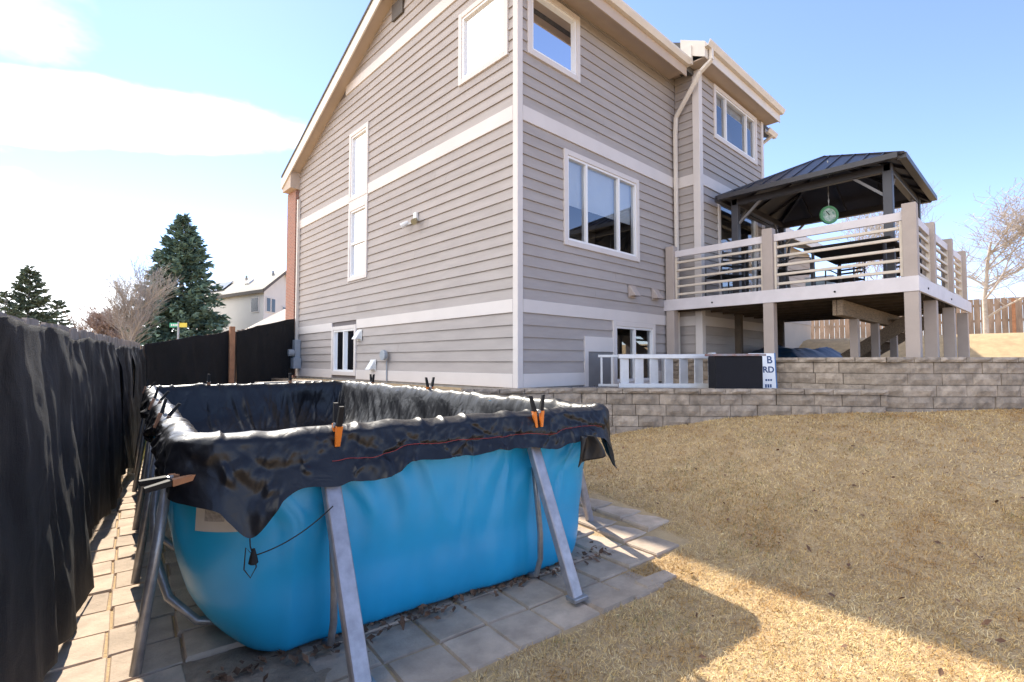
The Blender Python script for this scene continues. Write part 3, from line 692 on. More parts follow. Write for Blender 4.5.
# ================================================================= DECK
DX, DY, DZ = 8.75, 1.24, 2.57
deck = thing('deck', 'raised wooden deck with horizontal white rails on tan posts', 'deck', (DX, DY, 1.42))
DX2 = 13.5
def DYr(x): return DY - .03 * (x - DX)
bevel(MB().bar((DX - .02, GY, DZ - .10), (DX - .02, DY - .04, DZ - .10), .04, .21).build('fascia', M_deckwhite, deck), .004)
bevel(MB().bar((DX + .001, DYr(DX) - .02, DZ - .10), (DX2, DYr(DX2) - .02, DZ - .10), .04, .21).build('fascia', M_deckwhite, deck), .004)
nb = 27
for k in range(nb):
    y0 = DY + .0 + (GY - DY) * k / nb; y1 = DY + (GY - DY) * (k + 1) / nb - .006
    x1 = DX2
    MB().box(DX + .002, x1 if y1 < BY - .05 else BX - .06, y0, y1, DZ - .03, DZ).build('deck_board', M_deckb, deck)
for k in range(9):
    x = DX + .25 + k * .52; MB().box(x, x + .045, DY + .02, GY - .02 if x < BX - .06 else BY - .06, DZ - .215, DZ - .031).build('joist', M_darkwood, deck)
PW = .082
RP = [(DX + PW - .03, DY + PW - .03), (DX + PW - .03, 3.16), (DX + PW - .03, 4.93), (10.28, DYr(10.28) + .09), (11.9, DYr(11.9) + .09), (DX2 - .1, DYr(13.5) + .09)]
for i, (x, y) in enumerate(RP):
    bevel(MB().box(x - PW, x + PW, y - PW, y + PW, DZ + .0, 3.60).build('railing_post', M_deckpost, deck), .008)
    bevel(MB().box(x - PW, x + PW, y - PW, y + PW, 1.40, DZ - .206).build('support_post', M_deckpost, deck), .008)
def rails(a, b):
    a = np.array(a); b = np.array(b); d = (b - a) / np.linalg.norm(b - a); a = a + d * (PW + .002); b = b - d * (PW + .002); nrm = np.array([d[1], -d[0]])
    P = lambda p, z: (p[0], p[1], z)
    bevel(MB().bar(P(a, 3.44), P(b, 3.44), .05, .12).build('top_rail', M_deckwhite, deck), .005)
    for s, e in ((a, d), (b, -d)): MB().bar(P(s + e * .02, DZ + .02), P(s + e * .02, 3.375), .05, .035, up=(d[0], d[1], 0)).build('baluster_strip', M_rail, deck)
    for k in range(5):
        z = DZ + .10 + k * .152; bevel(MB().bar(P(a + d * .04, z), P(b - d * .04, z), .04, .044).build('rail', M_rail, deck), .008)
rails(RP[0], RP[1]); rails(RP[1], RP[2]); rails(RP[0], RP[3]); rails(RP[3], RP[4]); rails(RP[4], RP[5])
bevel(MB().box(DX + .2, DX2, 2.16, 2.24, 2.11, 2.35).build('beam', M_wood, deck), .006)
bevel(MB().box(DX + .2, DX2, 2.245, 2.30, 2.11, 2.35).build('beam', M_wood, deck), .006)
for x in (9.9, 11.35, 12.95): bevel(MB().box(x - .06, x + .06, 2.17, 2.29, 1.40, 2.108).build('beam_post', M_deckpost, deck), .006)
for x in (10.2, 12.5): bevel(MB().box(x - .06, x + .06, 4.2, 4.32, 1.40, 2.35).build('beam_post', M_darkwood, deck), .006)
for (bx_, by_) in ((DX - .043, 4.1), (DX - .043, 2.2)): MB().lathe((bx_, by_, DZ - .12), [(.016, -.004), (.016, .006)], 8, axis=0).build('bolt', M_blackp, deck)
for bx_ in (9.3, 11.2): MB().lathe((bx_, DYr(bx_) - .044, DZ - .12), [(.016, -.006), (.016, .006)], 8, axis=1).build('bolt', M_blackp, deck)
st = MB()
for k in range(6): MB().box(12.0 + k * .02, 13.3, DYr(12.5) + .5 + k * .22, DYr(12.5) + .77 + k * .22, DZ - .20 - k * .19, DZ - .16 - k * .19).build('stair_tread', M_wood, deck)
for x in (11.95, 13.33): MB().bar((x, DYr(12.5) + .55, DZ - .3), (x, DYr(12.5) + 1.75, 1.45), .04, .24).build('stair_stringer', M_wood, deck)

# ---------------------------------------------------------------- gazebo
gx0, gx1, gy0, gy1 = 9.92, 12.40, 1.72, 4.16; gc = ((gx0 + gx1) / 2 + .0, (gy0 + gy1) / 2)
gaz = thing('gazebo', 'dark metal gazebo with ribbed hip roof standing on the deck', 'gazebo', (gc[0], gc[1], DZ))
ox = .34; oy = .24; ez = 4.60; az = 5.42
for x in (gx0, gx1):
    for y in (gy0, gy1):
        bevel(MB().box(x - .065, x + .065, y - .065, y + .065, DZ, ez - .02).build('post', M_gazpost, gaz), .008)
        sx = 1 if x == gx0 else -1; sy = 1 if y == gy0 else -1
        MB().bar((x + sx * .06, y, ez - .5), (x + sx * .50, y, ez - .10), .04, .045).build('brace', M_gazbrace, gaz)
        MB().bar((x, y + sy * .06, ez - .5), (x, y + sy * .50, ez - .10), .045, .04).build('brace', M_gazbrace, gaz)
for y in (gy0, gy1): bevel(MB().box(gx0 - .065, gx1 + .065, y - .05, y + .05, ez - .14, ez - .021).build('beam', M_gaz, gaz), .006)
for x in (gx0, gx1): bevel(MB().box(x - .05, x + .05, gy0 + .052, gy1 - .052, ez - .14, ez - .021).build('beam', M_gaz, gaz), .006)
E4 = [(gx0 - ox, gy0 - oy), (gx1 + ox, gy0 - oy), (gx1 + ox, gy1 + oy), (gx0 - ox, gy1 + oy)]; AP = np.array([gc[0], gc[1], az])
m = MB()
for k in range(4):
    a = np.array([*E4[k], ez]); b = np.array([*E4[(k + 1) % 4], ez]); m.poly([a, b, AP])
groof = m.build('roof', M_gaz, gaz, recalc=False); solid(groof, .02)
for k in range(4):
    a = np.array([*E4[k], ez]); b = np.array([*E4[(k + 1) % 4], ez]); n = np.cross(b - a, AP - a); n /= np.linalg.norm(n); n = n if n[2] > 0 else -n; mid = (a + b) / 2; L = np.linalg.norm(b - a)
    for j in range(1, 11):
        f = j / 11; p = a + (b - a) * f; g = 1 - abs(2 * f - 1); q = p + (AP - mid) * g
        MB().bar(p + n * .018, q + n * .018, .022, .03, up=n).build('roof_seam', M_gaz, groof)
    MB().bar(a + n * .02, AP + n * .012, .06, .03).build('hip_cap', M_gaz, groof)
    # eave channel, mitred by stopping short at the corner
    d = (b - a) / L; MB().bar(a + d * .05 + (0, 0, -.015), b - d * .05 + (0, 0, -.015), .10, .085).build('eave_channel', M_gaz, gaz)
    q = a + (AP - a) * .03; MB().bar(q + (0, 0, -.07), AP + (0, 0, -.07), .05, .06).build('rafter', M_gaz, gaz)
    for j in (3, 5.5, 8):
        f = j / 11; p = a + (b - a) * f; g = 1 - abs(2 * f - 1); q = p + (AP - mid) * g * .95
        MB().bar(p + (0, 0, -.03), q + (0, 0, -.05), .035, .04).build('purlin', M_gaz, gaz)
hq = at(829, 215, 9.15)
th_ = thing('hanging_thermometer', 'round green rimmed dial hanging from the gazebo roof', 'thermometer', tuple(hq - np.array([0, 0, .17])))
vd = -FW.copy(); vd[2] = 0; vd /= np.linalg.norm(vd); sd = np.cross(vd, (0, 0, 1.))
def dial(r0, r1, t0, t1, name, mm, n=24):
    m = MB()
    ring = lambda r, t: [tuple(hq + sd * r * math.cos(2 * math.pi * k / n) + np.array([0, 0, 1.]) * r * math.sin(2 * math.pi * k / n) + vd * t) for k in range(n)]
    a, b, c, d = ring(r1, t0), ring(r1, t1), ring(r0, t1), ring(r0, t0)
    m.v = a + b + c + d
    for i in range(4):
        for k in range(n): m.f.append((i * n + k, i * n + (k + 1) % n, ((i + 1) % 4) * n + (k + 1) % n, ((i + 1) % 4) * n + k))
    return m.build(name, mm, th_)
dial(.125, .165, -.02, .02, 'rim', mat('green_rim', (.09, .28, .13), .5)); dial(.001, .125, -.01, .008, 'dial_face', mat('dial_white', (.60, .66, .62), .5, .5, 18, col2=(.16, .33, .24)))
MB().bar(hq + vd * .015, hq + vd * .015 + sd * .06 + np.array([0, 0, .07]), .012, .006).build('needle', M_blackp, th_)
tp = hq + np.array([0, 0, .16]); roofz = 5.05
for k in range(14):
    z0 = tp[2] + (roofz - tp[2]) * k / 14; z1 = tp[2] + (roofz - tp[2]) * (k + 1.15) / 14
    MB().bar((hq[0], hq[1], z0), (hq[0], hq[1], z1), .018 if k % 2 else .006, .006 if k % 2 else .018).build('chain_link', M_pipe, th_)

# ---------------------------------------------------------------- deck furniture
def chair(loc, rz, label):
    t = thing('patio_chair', label, 'chair', (0, 0, 0), 'dark metal patio chairs on the deck')
    m = MB(); m.box(-.24, .24, -.23, .23, .40, .43); bevel(m.build('seat', M_blackp, t), .01)
    for k in range(5): z = .50 + k * .075; MB().bar((-.22, .21 + .19 * (z - .5), z), (.22, .21 + .19 * (z - .5), z), .018, .035).build('back_slat', M_blackp, t)
    for sx in (-1, 1):
        MB().tube([(sx * .25, -.24, 0), (sx * .25, -.22, .62), (sx * .26, .0, .64), (sx * .25, .26, .60)], .014, 6).build('armrest', M_gaz, t)
        MB().tube([(sx * .24, .28, 0), (sx * .24, .22, .42), (sx * .235, .29, .84)], .014, 6).build('leg', M_gaz, t)
    t.location = loc; t.rotation_euler = (0, 0, rz); return t
chair((9.45, 3.35, DZ), R_(200), 'dark metal patio chair behind the left bay of the railing')
chair((9.35, 4.15, DZ), R_(150), 'dark metal patio chair nearest the sliding door')
chair((9.85, 3.05, DZ), R_(10), 'dark metal patio chair on the house side of the patio table')
chair((11.3, 1.75, DZ), R_(-80), 'dark metal patio chair at the far end of the table by the long railing')
chair((11.4, 2.7, DZ), R_(-100), 'dark metal patio chair at the far end of the table under the gazebo')
pt = thing('patio_table', 'dark rectangular patio table behind the railing', 'table', (10.1, 2.2, DZ))
bevel(MB().box(9.15, 11.0, 1.58, 2.75, DZ + .66, DZ + .70).build('table_top', M_blackp, pt), .01)
for x in (9.3, 10.85):
    for y in (1.68, 2.65): MB().tube([(x, y, DZ), (x, y, DZ + .66)], .025, 8).build('leg', M_gaz, pt)
cb = thing('cooler', 'pale blue cooler standing on the deck behind the railing', 'cooler', (10.6, 4.15, DZ))
p0 = onY(807, 262, 3.9)
bevel(MB().box(12.55, 13.0, 3.2, 3.75, DZ, DZ + .62).build('body', mat('cooler_blue', (.38, .47, .52), .5), cb), .03)
bevel(MB().box(12.53, 13.02, 3.18, 3.77, DZ + .622, DZ + .72).build('lid', M_white, cb), .03)

# ---------------------------------------------------------------- things on the terrace
wd = np.array([.676, -.737, 0]); wn = np.array([.737, .676, 0])
lad = thing('step_ladder', 'aluminium step ladder lying on its side on the terrace', 'ladder', (6.8, 3.9, 1.0))
L0 = np.array([6.30, 4.36, 0]); L1 = np.array([7.18, 3.42, 0]); ldir = (L1 - L0) / np.linalg.norm(L1 - L0); ln_ = np.array([-ldir[1], ldir[0], 0])
Z = lambda p, z: (p[0], p[1], z)
for z in (1.045, 1.475): bevel(MB().bar(Z(L0 - ldir * .05, z), Z(L1 + ldir * (.02 if z < 1.2 else .2), z), .11, .065).build('rail', M_alum, lad), .006)
for k in range(6):
    p = L0 + ldir * (.04 + k * .215); bevel(MB().obox(Z(p, 1.26), (ldir * .92 + ln_ * .39), (ldir * .39 - ln_ * .92), (0, 0, 1), .072, .012, .188).build('step', M_alum, lad), .004)
    
p = L1 + ldir * .02; bevel(MB().obox(Z(p, 1.26), ldir, ln_, (0, 0, 1), .03, .10, .27).build('top_cap', M_alum, lad), .006)
B0 = L0 - ldir * .30 + ln_ * .42; B1 = L1 + ln_ * .09
for z in (1.03, 1.485): bevel(MB().bar(Z(B0, z), Z(B1 - ldir * .06, z), .05, .04).build('back_rail', M_alum, lad), .004)
for f in (.03, .13, .36, .6): p = B0 + (B1 - B0) * f; MB().bar(Z(p, 1.045), Z(p, 1.47), .045, .03, up=(ldir[0], ldir[1], 0)).build('back_brace', M_alum, lad)
bc = at(735, 370, 7.0); bdir = RT.copy(); bnd = np.array([F2[0], F2[1], 0])
bx = thing('storage_bin', 'dark plastic storage bin with rusty rim beside the ladder', 'storage bin', (bc[0], bc[1], 1.0))
bevel(MB().obox((bc[0], bc[1], 1.24), bdir, bnd, (0, 0, 1), .325, .13, .235).build('body', M_darkbox, bx), .012)
for s in (-1, 1): bevel(MB().obox((bc[0] + bnd[0] * .13 * s, bc[1] + bnd[1] * .13 * s, 1.49), bdir, bnd, (0, 0, 1), .36, .025, .015).build('rim', mat('rusty_rim', (.26, .13, .10), .7, .4, 9, col2=(.25, .25, .28)), bx), .004)
sc_ = at(762, 368, 7.35)
sg = thing('yard_sign', 'white yard sign with blue letters leaning between the bin and block wall', 'sign', (sc_[0], sc_[1], 1.0))
tl = np.array([F2[0] * .08, F2[1] * .08, 1.0]); tl /= np.linalg.norm(tl)
sco = np.array([sc_[0], sc_[1], 1.26]); hw = .19
bevel(MB().obox(sco, bdir, np.cross(tl, bdir), tl, hw, .006, .26).build('panel', mat('sign_white', (.80, .82, .85), .5), sg), .002)
bevel(MB().obox(sco + bdir * (hw + .008), bdir, np.cross(tl, bdir), tl, .007, .01, .265).build('edge_strip', mat('sign_blue', (.03, .14, .38), .5), sg), .002)
def text(s, size, pos, mm, name='lettering'):
    c = bpy.data.curves.new('txt', 'FONT'); c.body = s; c.size = size; c.extrude = .001; c.offset = .003; c.align_x = 'RIGHT'
    o = bpy.data.objects.new('txt', c); COL.objects.link(o)
    rot = Matrix((tuple(bdir) , tuple(tl), tuple(np.cross(bdir, tl)))).transposed().to_4x4()
    dg = bpy.context.evaluated_depsgraph_get(); me = bpy.data.meshes.new_from_object(o.evaluated_get(dg)); bpy.data.objects.remove(o)
    me.materials.clear(); me.materials.append(mm); me.transform(Matrix.Translation(tuple(pos)) @ rot); return link(name, me, sg)
M_sblue = mat('sign_letter_blue', (.012, .05, .16), .5)
fr = -np.cross(tl, bdir); fr = fr if fr @ FW < 0 else -fr
for s, size, dx, dzz in (('B', .15, .155, .115), ('RD', .125, .175, -.02), ('TODAY'[2:], .055, .14, -.15), ('ST', .09, .13, -.235)):
    if s in ('DAY', 'ST'):     # two small lines of print too small to read: short blue bars of letters
        for k in range(3): MB().obox(sco + bdir * (dx - .09 + k * .035) + tl * (dzz + .02) + fr * .0075, bdir, fr, tl, .012, .001, .014 if s == 'DAY' else .024).build('print_mark', M_sblue, sg)
    else: text(s, size, sco + bdir * dx + tl * dzz + fr * .008, M_sblue)
# blue tarp pile under the deck
tx, ty = np.meshgrid(np.linspace(10.6, 14.4, 50), np.linspace(3.3, 4.5, 26), indexing='ij')
ed = np.minimum.reduce([(tx - 10.6) / .5, (14.4 - tx) / .5, (ty - 3.3) / .35, (4.5 - ty) / .35]).clip(0, 1)
tz = 1.405 + ed ** .6 * (.26 + .09 * fbm(tx * 1.8, ty * 2.2)) + .03 * ridge(tx * 4, ty * 5) * ed
bt = link('tarp_pile', grid_mesh('tarp_pile', np.stack([tx, ty, tz], -1), M_tarpb)); tag(bt, 'blue tarp covering a low pile beneath the deck', 'tarp')

# ================================================================= POOL
pool = thing('frame_pool', 'blue rectangular frame pool on splayed grey legs', 'pool', tuple(PC))
RZ = 1.04
def rrect(off, f_list, a=PA, b=PB, rc=.18):
    """points, outward normals of a rounded rectangle offset by off; f_list: (seg, f) with seg 0..7 (side, corner, ...)"""
    A, B = a + off, b + off; r = max(rc + off, .05); out = []; nn = []
    for sgm, f in f_list:
        cu, cv = A - r, B - r
        if sgm == 0: p = (-cu + 2 * cu * f, -B); n = (0, -1)
        elif sgm == 2: p = (A, -cv + 2 * cv * f); n = (1, 0)
        elif sgm == 4: p = (cu - 2 * cu * f, B); n = (0, 1)
        elif sgm == 6: p = (-A, cv - 2 * cv * f); n = (-1, 0)
        else:
            c = {1: (cu, -cv, -90), 3: (cu, cv, 0), 5: (-cu, cv, 90), 7: (-cu, -cv, 180)}[sgm]; t = R_(c[2] + 90 * f)
            n = (math.cos(t), math.sin(t)); p = (c[0] + n[0] * r, c[1] + n[1] * r)
        out.append(p); nn.append(n)
    return np.array(out), np.array(nn)
def perim(nu, nv, nc):
    L = []
    for sgm in range(8):
        n = {0: nu, 2: nv, 4: nu, 6: nv}.get(sgm, nc); L += [(sgm, k / n) for k in range(n)]
    return L
def to_world(p2, z): 
    q = PC + p2[:, :1] * PU + p2[:, 1:2] * PV; q[:, 2] = z; return q
# body
FL = perim(90, 150, 20); body = []
prof = []
for k in range(26):
    t = k / 25
    if t < .62: z = 1.03 - (1.03 - .36) * t / .62; off = -.05 + .07 * math.sin(math.pi * t / .62 * .9)
    else:
        a = (t - .62) / .38 * math.pi / 2; z = .36 * (1 - math.sin(a)) + .018 * math.sin(a); off = -.03 - .10 * (1 - math.cos(a))
    prof.append((off, z))
S = np.arange(len(FL)) * .1
base_p, base_n = rrect(0, FL); sarc = np.concatenate([[0], np.cumsum(np.linalg.norm(np.diff(base_p, axis=0), axis=1))])
for off, z in prof:
    p, n = rrect(off, FL, rc=.16 + .26 * float(sstep(0, .4, 1.0 - z))); t = (1.03 - z)
    sideL = np.clip(-n[:, 0], 0, 1); frt = np.clip(-n[:, 1], 0, 1)
    wob = .085 * frt ** 2 * np.clip((.6 - z) / .6, 0, 1) ** 1.2 - .16 * sideL * np.clip((.38 - z) / .38, 0, 1) ** 1.7 + .012 * frt * np.sin(sarc * 26 + 3 * vnoise(sarc * 2, z)) * sstep(.35, .85, z) * np.exp(-((sarc - .75) / .5) ** 2) - .024 * (1 - np.abs(vnoise(sarc * 3.3 - z * .8, 6.1 + z * .4))) ** 9 * sstep(.15, .6, z) + .017 * (1 - np.abs(vnoise(sarc * 5.7 + z * 1.6, 2.1 + z * .7))) ** 9 * sstep(.3, .8, z) + .016 * vnoise(sarc * 2.1, z * 1.2) + .010 * ridge(sarc * 6 - z * 3.0, z * 1.5) * np.exp(-t * 1.2) + .009 * vnoise(sarc * 12, z * 1.4)
    left = np.clip((-p[:, 0] - .9) / .5, 0, 1); 
    zz = np.full(len(p), z)
    # slack: the bottom corners are drawn in by the floor
    cor = np.clip(np.abs(p[:, 0]) / PA, 0, 1) ** 6 * np.clip(np.abs(p[:, 1]) / PB, 0, 1) ** 10
    pull = -.14 * cor * np.clip((.45 - z) / .45, 0, 1) ** 1.5
    p = p + n * (wob + pull)[:, None]
    body.append(to_world(p, zz))
Pb = np.stack(body, 1)
link('pool_wall', grid_mesh('pool_wall', Pb, M_blue, closed_u=True), pool)
ip, _ = rrect(-.30, FL, rc=.42)
MB().poly(to_world(ip, np.full(len(ip), .025))).build('pool_floor', M_blue, pool)
rp, _ = rrect(.0, perim(8, 12, 5)); rw = to_world(rp, np.full(len(rp), RZ)); 
MB().tube(list(rw) + [rw[0], rw[1]], .032, 8, cap=False).build('rim_rail', M_steel, pool, smooth=True)
# legs
def leg(top, foot, w, name='leg', mm=M_steel, flat=True):
    t, f = np.array(top, float), np.array(foot, float)
    o = MB().bar(f + (t - f) * .0, t, w, w * .62, up=(0, 1, 0)).build(name, mm, pool) if flat else MB().tube([f, f + (t - f) * .5, t], w / 2, 10).build(name, mm, pool, smooth=True)
    if flat: bevel(o, .014, 3)
    return o
def rim_pt(u, v, off=.05): return PC + PU * u + PV * v + np.array([0, 0, RZ])
for px, py, uu, w in ((577, 600, None, .085), (362, 690, None, .085)):
    f = onZ(px, py, .02); lu = (f - PC) @ PU
    tl_ = PC + PU * (lu - .03) + PV * (-PB + .0) + np.array([0, 0, .99]); lg = leg(tl_, f, w)
    fo = np.array(f); bevel(MB().obox((fo[0], fo[1], .035), PU, PV, (0, 0, 1), .055, .04, .012).build('foot', M_pipe, pool), .005)
    # inner support strap that follows the wall down and under the floor
    q = [PC + PU * (lu - .01) + PV * (-PB + o_) + np.array([0, 0, z_]) for o_, z_ in ((-.05, .72), (-.085, .5), (-.11, .32), (-.11, .16), (-.07, .05), (.02, .014))]
    MB().tube(q, .018, 8).build('support_strap', M_pipe, pool, smooth=True)
for px, py in ((135, 675), (135, 583)):
    f = onZ(px, py, .03); lv = (f - PC) @ PV
    leg(PC + PU * (-PA - .03) + PV * (lv + .12) + np.array([0, 0, .98]), f, .046, flat=False, mm=M_pipe)
for lv in (-.2, 1.3, 2.4): 
    f = PC + PU * (-PA - .14) + PV * lv; f[2] = .03; leg(PC + PU * (-PA - .03) + PV * (lv + .05) + np.array([0, 0, .98]), f, .046, flat=False, mm=M_pipe)
for lv in (-2.35, -1.2, .2, 1.6, 2.5):
    f = PC + PU * (PA + .30) + PV * lv; f[2] = .04; leg(PC + PU * (PA + .03) + PV * lv + np.array([0, 0, .98]), f, .07)
for lu in (-.6, .6):
    f = PC + PV * (PB + .3) + PU * lu; f[2] = .03; leg(PC + PV * (PB + .03) + PU * lu + np.array([0, 0, .98]), f, .07)
for lv0 in (-2.15, -1.0):      # bent side pipes that curl under the pool
    q = [PC + PU * (-PA + a) + PV * (lv0 + b) + np.array([0, 0, z]) for a, b, z in ((-.06, .1, .85), (-.085, .07, .6), (-.075, .0, .38), (-.02, -.08, .2), (.10, -.16, .08), (.3, -.2, .03))]
    MB().tube(q, .021, 10).build('side_pipe', M_pipe, pool, smooth=True)
# maker's label near the left corner
def wall_patch(u0, u1, z0, z1, off, n=8):
    P = np.zeros((n, n, 3)); 
    for i in range(n):
        for j in range(n):
            u = u0 + (u1 - u0) * i / (n - 1); z = z0 + (z1 - z0) * j / (n - 1)
            zi = np.interp(-z, [-q[1] for q in prof], np.arange(len(prof))); lo = int(zi); pts = np.roll(Pb[:, lo] * (1 - (zi - lo)) + Pb[:, min(lo + 1, len(prof) - 1)] * (zi - lo), 18, axis=0)
            loc_u = (pts[:106] - PC) @ PU; k = np.argsort(loc_u); q = np.array([np.interp(u, loc_u[k], pts[:106][k][:, c]) for c in range(3)]); P[i, j] = q - PV * off
    return P
link('label', grid_mesh('label', wall_patch(-PA + .05, -PA + .30, .63, .88, .008), M_label), pool)
link('label_print', grid_mesh('label_print', wall_patch(-PA + .08, -PA + .15, .68, .79, .0105), mat('label_ink', (.38, .36, .35), .6, .4, 60)), pool)

# ---------------------------------------------------------------- black cover draped over the rim
FLc = perim(230, 330, 26); p0_, n0_ = rrect(0, FLc, rc=.13)
s_ = np.concatenate([[0], np.cumsum(np.linalg.norm(np.diff(p0_, axis=0), axis=1))]); seg = np.array([a for a, b in FLc]); fr_ = np.array([b for a, b in FLc])
hem = np.full(len(FLc), .22)
fx = [0, .012, .03, .05, .075, .12, .21, .26, .31, .35, .41, .47, .53, .62, .70, .80, .90, 1]
fh = [.30, .36, .41, .43, .31, .235, .25, .255, .225, .195, .165, .18, .19, .18, .185, .20, .185, .19]
hem = np.where(seg == 0, np.interp(fr_, fx, fh), hem)
hem = np.where(seg == 1, .24 + .22 * np.exp(-((fr_ - .55) / .3) ** 2), hem)
hem = np.where(seg == 2, .20 + .06 * vnoise(fr_ * 14, 3.3), hem); hem = np.where(seg == 4, .06, hem)
hem = np.where(seg == 6, .20 + .08 * vnoise(fr_ * 9, 1.2), hem); hem = np.where(seg == 7, .20 + .10 * fr_, hem)
k_ = np.ones(9) / 9; hem = np.convolve(np.concatenate([hem[-4:], hem, hem[:4]]), k_, 'valid')
hem = hem + .018 * vnoise(s_ * 7, 5.5) + .012 * vnoise(s_ * 17, 2.5)
CP = []
def crease(x, y, k=5): return (1 - np.abs(vnoise(x, y))) ** k
front = ((seg == 0) * 1.0 + (seg == 7) * fr_ + (seg == 1) * (1 - fr_))
for tt in np.linspace(1, .03, 20):
    z = RZ - tt * hem + .02; A = min(1, tt * 1.6)
    gather = np.exp(-((fr_ - .215) / .05) ** 2) * (seg == 0)
    # hanging folds that lean and fan out from the gathers, with sharp creases
    fan = (fr_ - .215) * (seg == 0)
    fo = .016 * A * vnoise(s_ * 4.5 + tt * .8, tt * 1.1 + 3) - .042 * A * crease(s_ * 3.4 - tt * .9 - fan * 2, 7.1 + tt * .5, 6) + .034 * A * crease(s_ * 5.1 + tt * 1.1, 2.2 + tt * .6, 7) \
        - .030 * A * crease(s_ * 7.5 - tt * .9, 4.2 + tt * .4, 11) + .022 * A * crease(s_ * 10.5 + tt * .6, 1.3 + tt * .3, 12) + .008 * crease(s_ * 17 + tt * 2.5, 6.2 + tt * 2, 6) + .005 * vnoise(s_ * 40, tt * 9)
    cinch = -.016 * np.exp(-((tt - .60) / .06) ** 2) * front + .012 * vnoise(s_ * 24, 3.3) * np.exp(-((tt - .78) / .16) ** 2) * front
    pp, nn_ = rrect(0, FLc, rc=.13)
    o_ = (.075 + .085 * tt) * front + (.062 + .02 * tt) * (1 - front)
    pos = pp + nn_ * np.maximum(o_ + fo + cinch - .035 * gather * A, .05 + .105 * tt * front)[:, None]
    CP.append(to_world(pos, z + .010 * vnoise(s_ * 5, tt * 3)))
topn = .010 * vnoise(s_ * 6, 8.8) + .018 * (crease(s_ * 7.7, 2.2, 6) - .3)
for o_, dzz in ((.055, .030), (.015, .046), (-.03, .046), (-.065, .02), (-.085, -.03)):
    pp, nn_ = rrect(o_, FLc, rc=.13); CP.append(to_world(pp + nn_ * (.01 * vnoise(s_ * 12, o_ * 30))[:, None], RZ + dzz + topn))
inner = [(-.10, -.10), (-.115, -.18), (-.13, -.26), (-.15, -.34), (-.175, -.42), (-.21, -.49), (-.26, -.55), (-.34, -.60), (-.46, -.64), (-.62, -.67), (-.80, -.69), (-1.0, -.70), (-1.2, -.705), (-1.32, -.71)]
for i, (o_, dzz) in enumerate(inner):
    d = -dzz; A = sstep(.05, .3, d) * (1 - sstep(.5, .75, -o_) * .75)
    lean = np.where(seg == 2, 2.6, .8)
    fo = .05 * A * vnoise(s_ * 2.1 + d * lean * .5, 1.7 + d * .5) + .05 * A * crease(s_ * 3.3 + d * lean, 9 + d * .6, 6) - .035 * A * crease(s_ * 5.1 + d * lean * 1.6, 5 + d, 7) + .018 * A * crease(s_ * 11 - d * 3, 3.3 + d * 2, 6)
    pp, nn_ = rrect(o_, FLc, rc=.13); shrink = 1 if o_ > -.9 else .3
    zf = RZ + dzz + .03 * vnoise(pp[:, 0] * 3, pp[:, 1] * 3) * sstep(.5, .66, d) + .02 * ridge(pp[:, 0] * 2.2 + pp[:, 1], pp[:, 1] * 2.5) * sstep(.5, .66, d)
    CP.append(to_world(pp + nn_ * (fo * shrink)[:, None], zf))
Pc = np.stack(CP, 1)
cover = tag(link('pool_cover', grid_mesh('pool_cover', Pc, M_tarp, closed_u=True)), 'wrinkled black tarp draped over the pool rim and sagging inside', 'tarp')
cs = cover.modifiers.new('sub', 'SUBSURF'); cs.levels = cs.render_levels = 1
# hanging corner flap on the right
NR = PC + PU * (PA - .41) + PV * (-PB - .19) + np.array([0, 0, RZ - .13])
fu, fv = np.meshgrid(np.linspace(0, 1, 12), np.linspace(0, 1, 16), indexing='ij')
fl = NR + (fu[..., None] - .5) * (.10 + .13 * fv[..., None]) * (PU * .95 - PV * .25) + np.array([0, 0, -.17]) * fv[..., None] + PU * (.02 + .03 * fv[..., None]) + (-PV) * (.03 * np.sin(fu * 7 + fv * 2))[..., None]
fl[..., 2] += .06 * (fu - .5) * fv
solid(link('corner_flap', grid_mesh('corner_flap', fl, M_tarp), cover), .004)
# red draw cord sewn along the front, black cord with toggle
i0 = np.where(seg == 0)[0]
line = [Pc[i, 8] * .5 + Pc[i, 9] * .5 for i in i0[44:228:2]]
MB().tube([q - PV * .004 for q in line], .0016, 5).build('draw_cord', M_red, cover)
tipi = i0[int(np.argmin(Pc[i0, 0, 2]))]; tip = Pc[tipi, 0]
legp = at(333, 506, 2.28)
def sag(a, b, s, n=24): return [a + (b - a) * t + np.array([0, 0, -s * 4 * t * (1 - t)]) for t in np.linspace(0, 1, n)]
tog = tip - PV * .02 + np.array([.012, 0, -.07])
MB().tube([tip, tip - PV * .012 + np.array([0, 0, -.03]), tog], .003, 5).build('cord', M_cord, cover)
MB().tube(sag(tog, np.array(legp), .03), .003, 5).build('cord', M_cord, cover)
MB().tube([tog, tog + PU * -.03 + np.array([0, 0, .04]), tog + PU * -.035 + np.array([0, 0, -.05]), tog + PU * -.01 + np.array([0, 0, -.09]), tog + PU * .012 + np.array([0, 0, -.05]), tog + PU * .005], .0028, 5).build('cord', M_cord, cover)
MB().tube([tog + np.array([0, 0, .03]), tog + np.array([0, 0, .0]), tog + np.array([0, 0, -.03]), tog + np.array([0, 0, -.036])], [.006, .014, .02, .012], 10).build('toggle', M_blackp, cover)
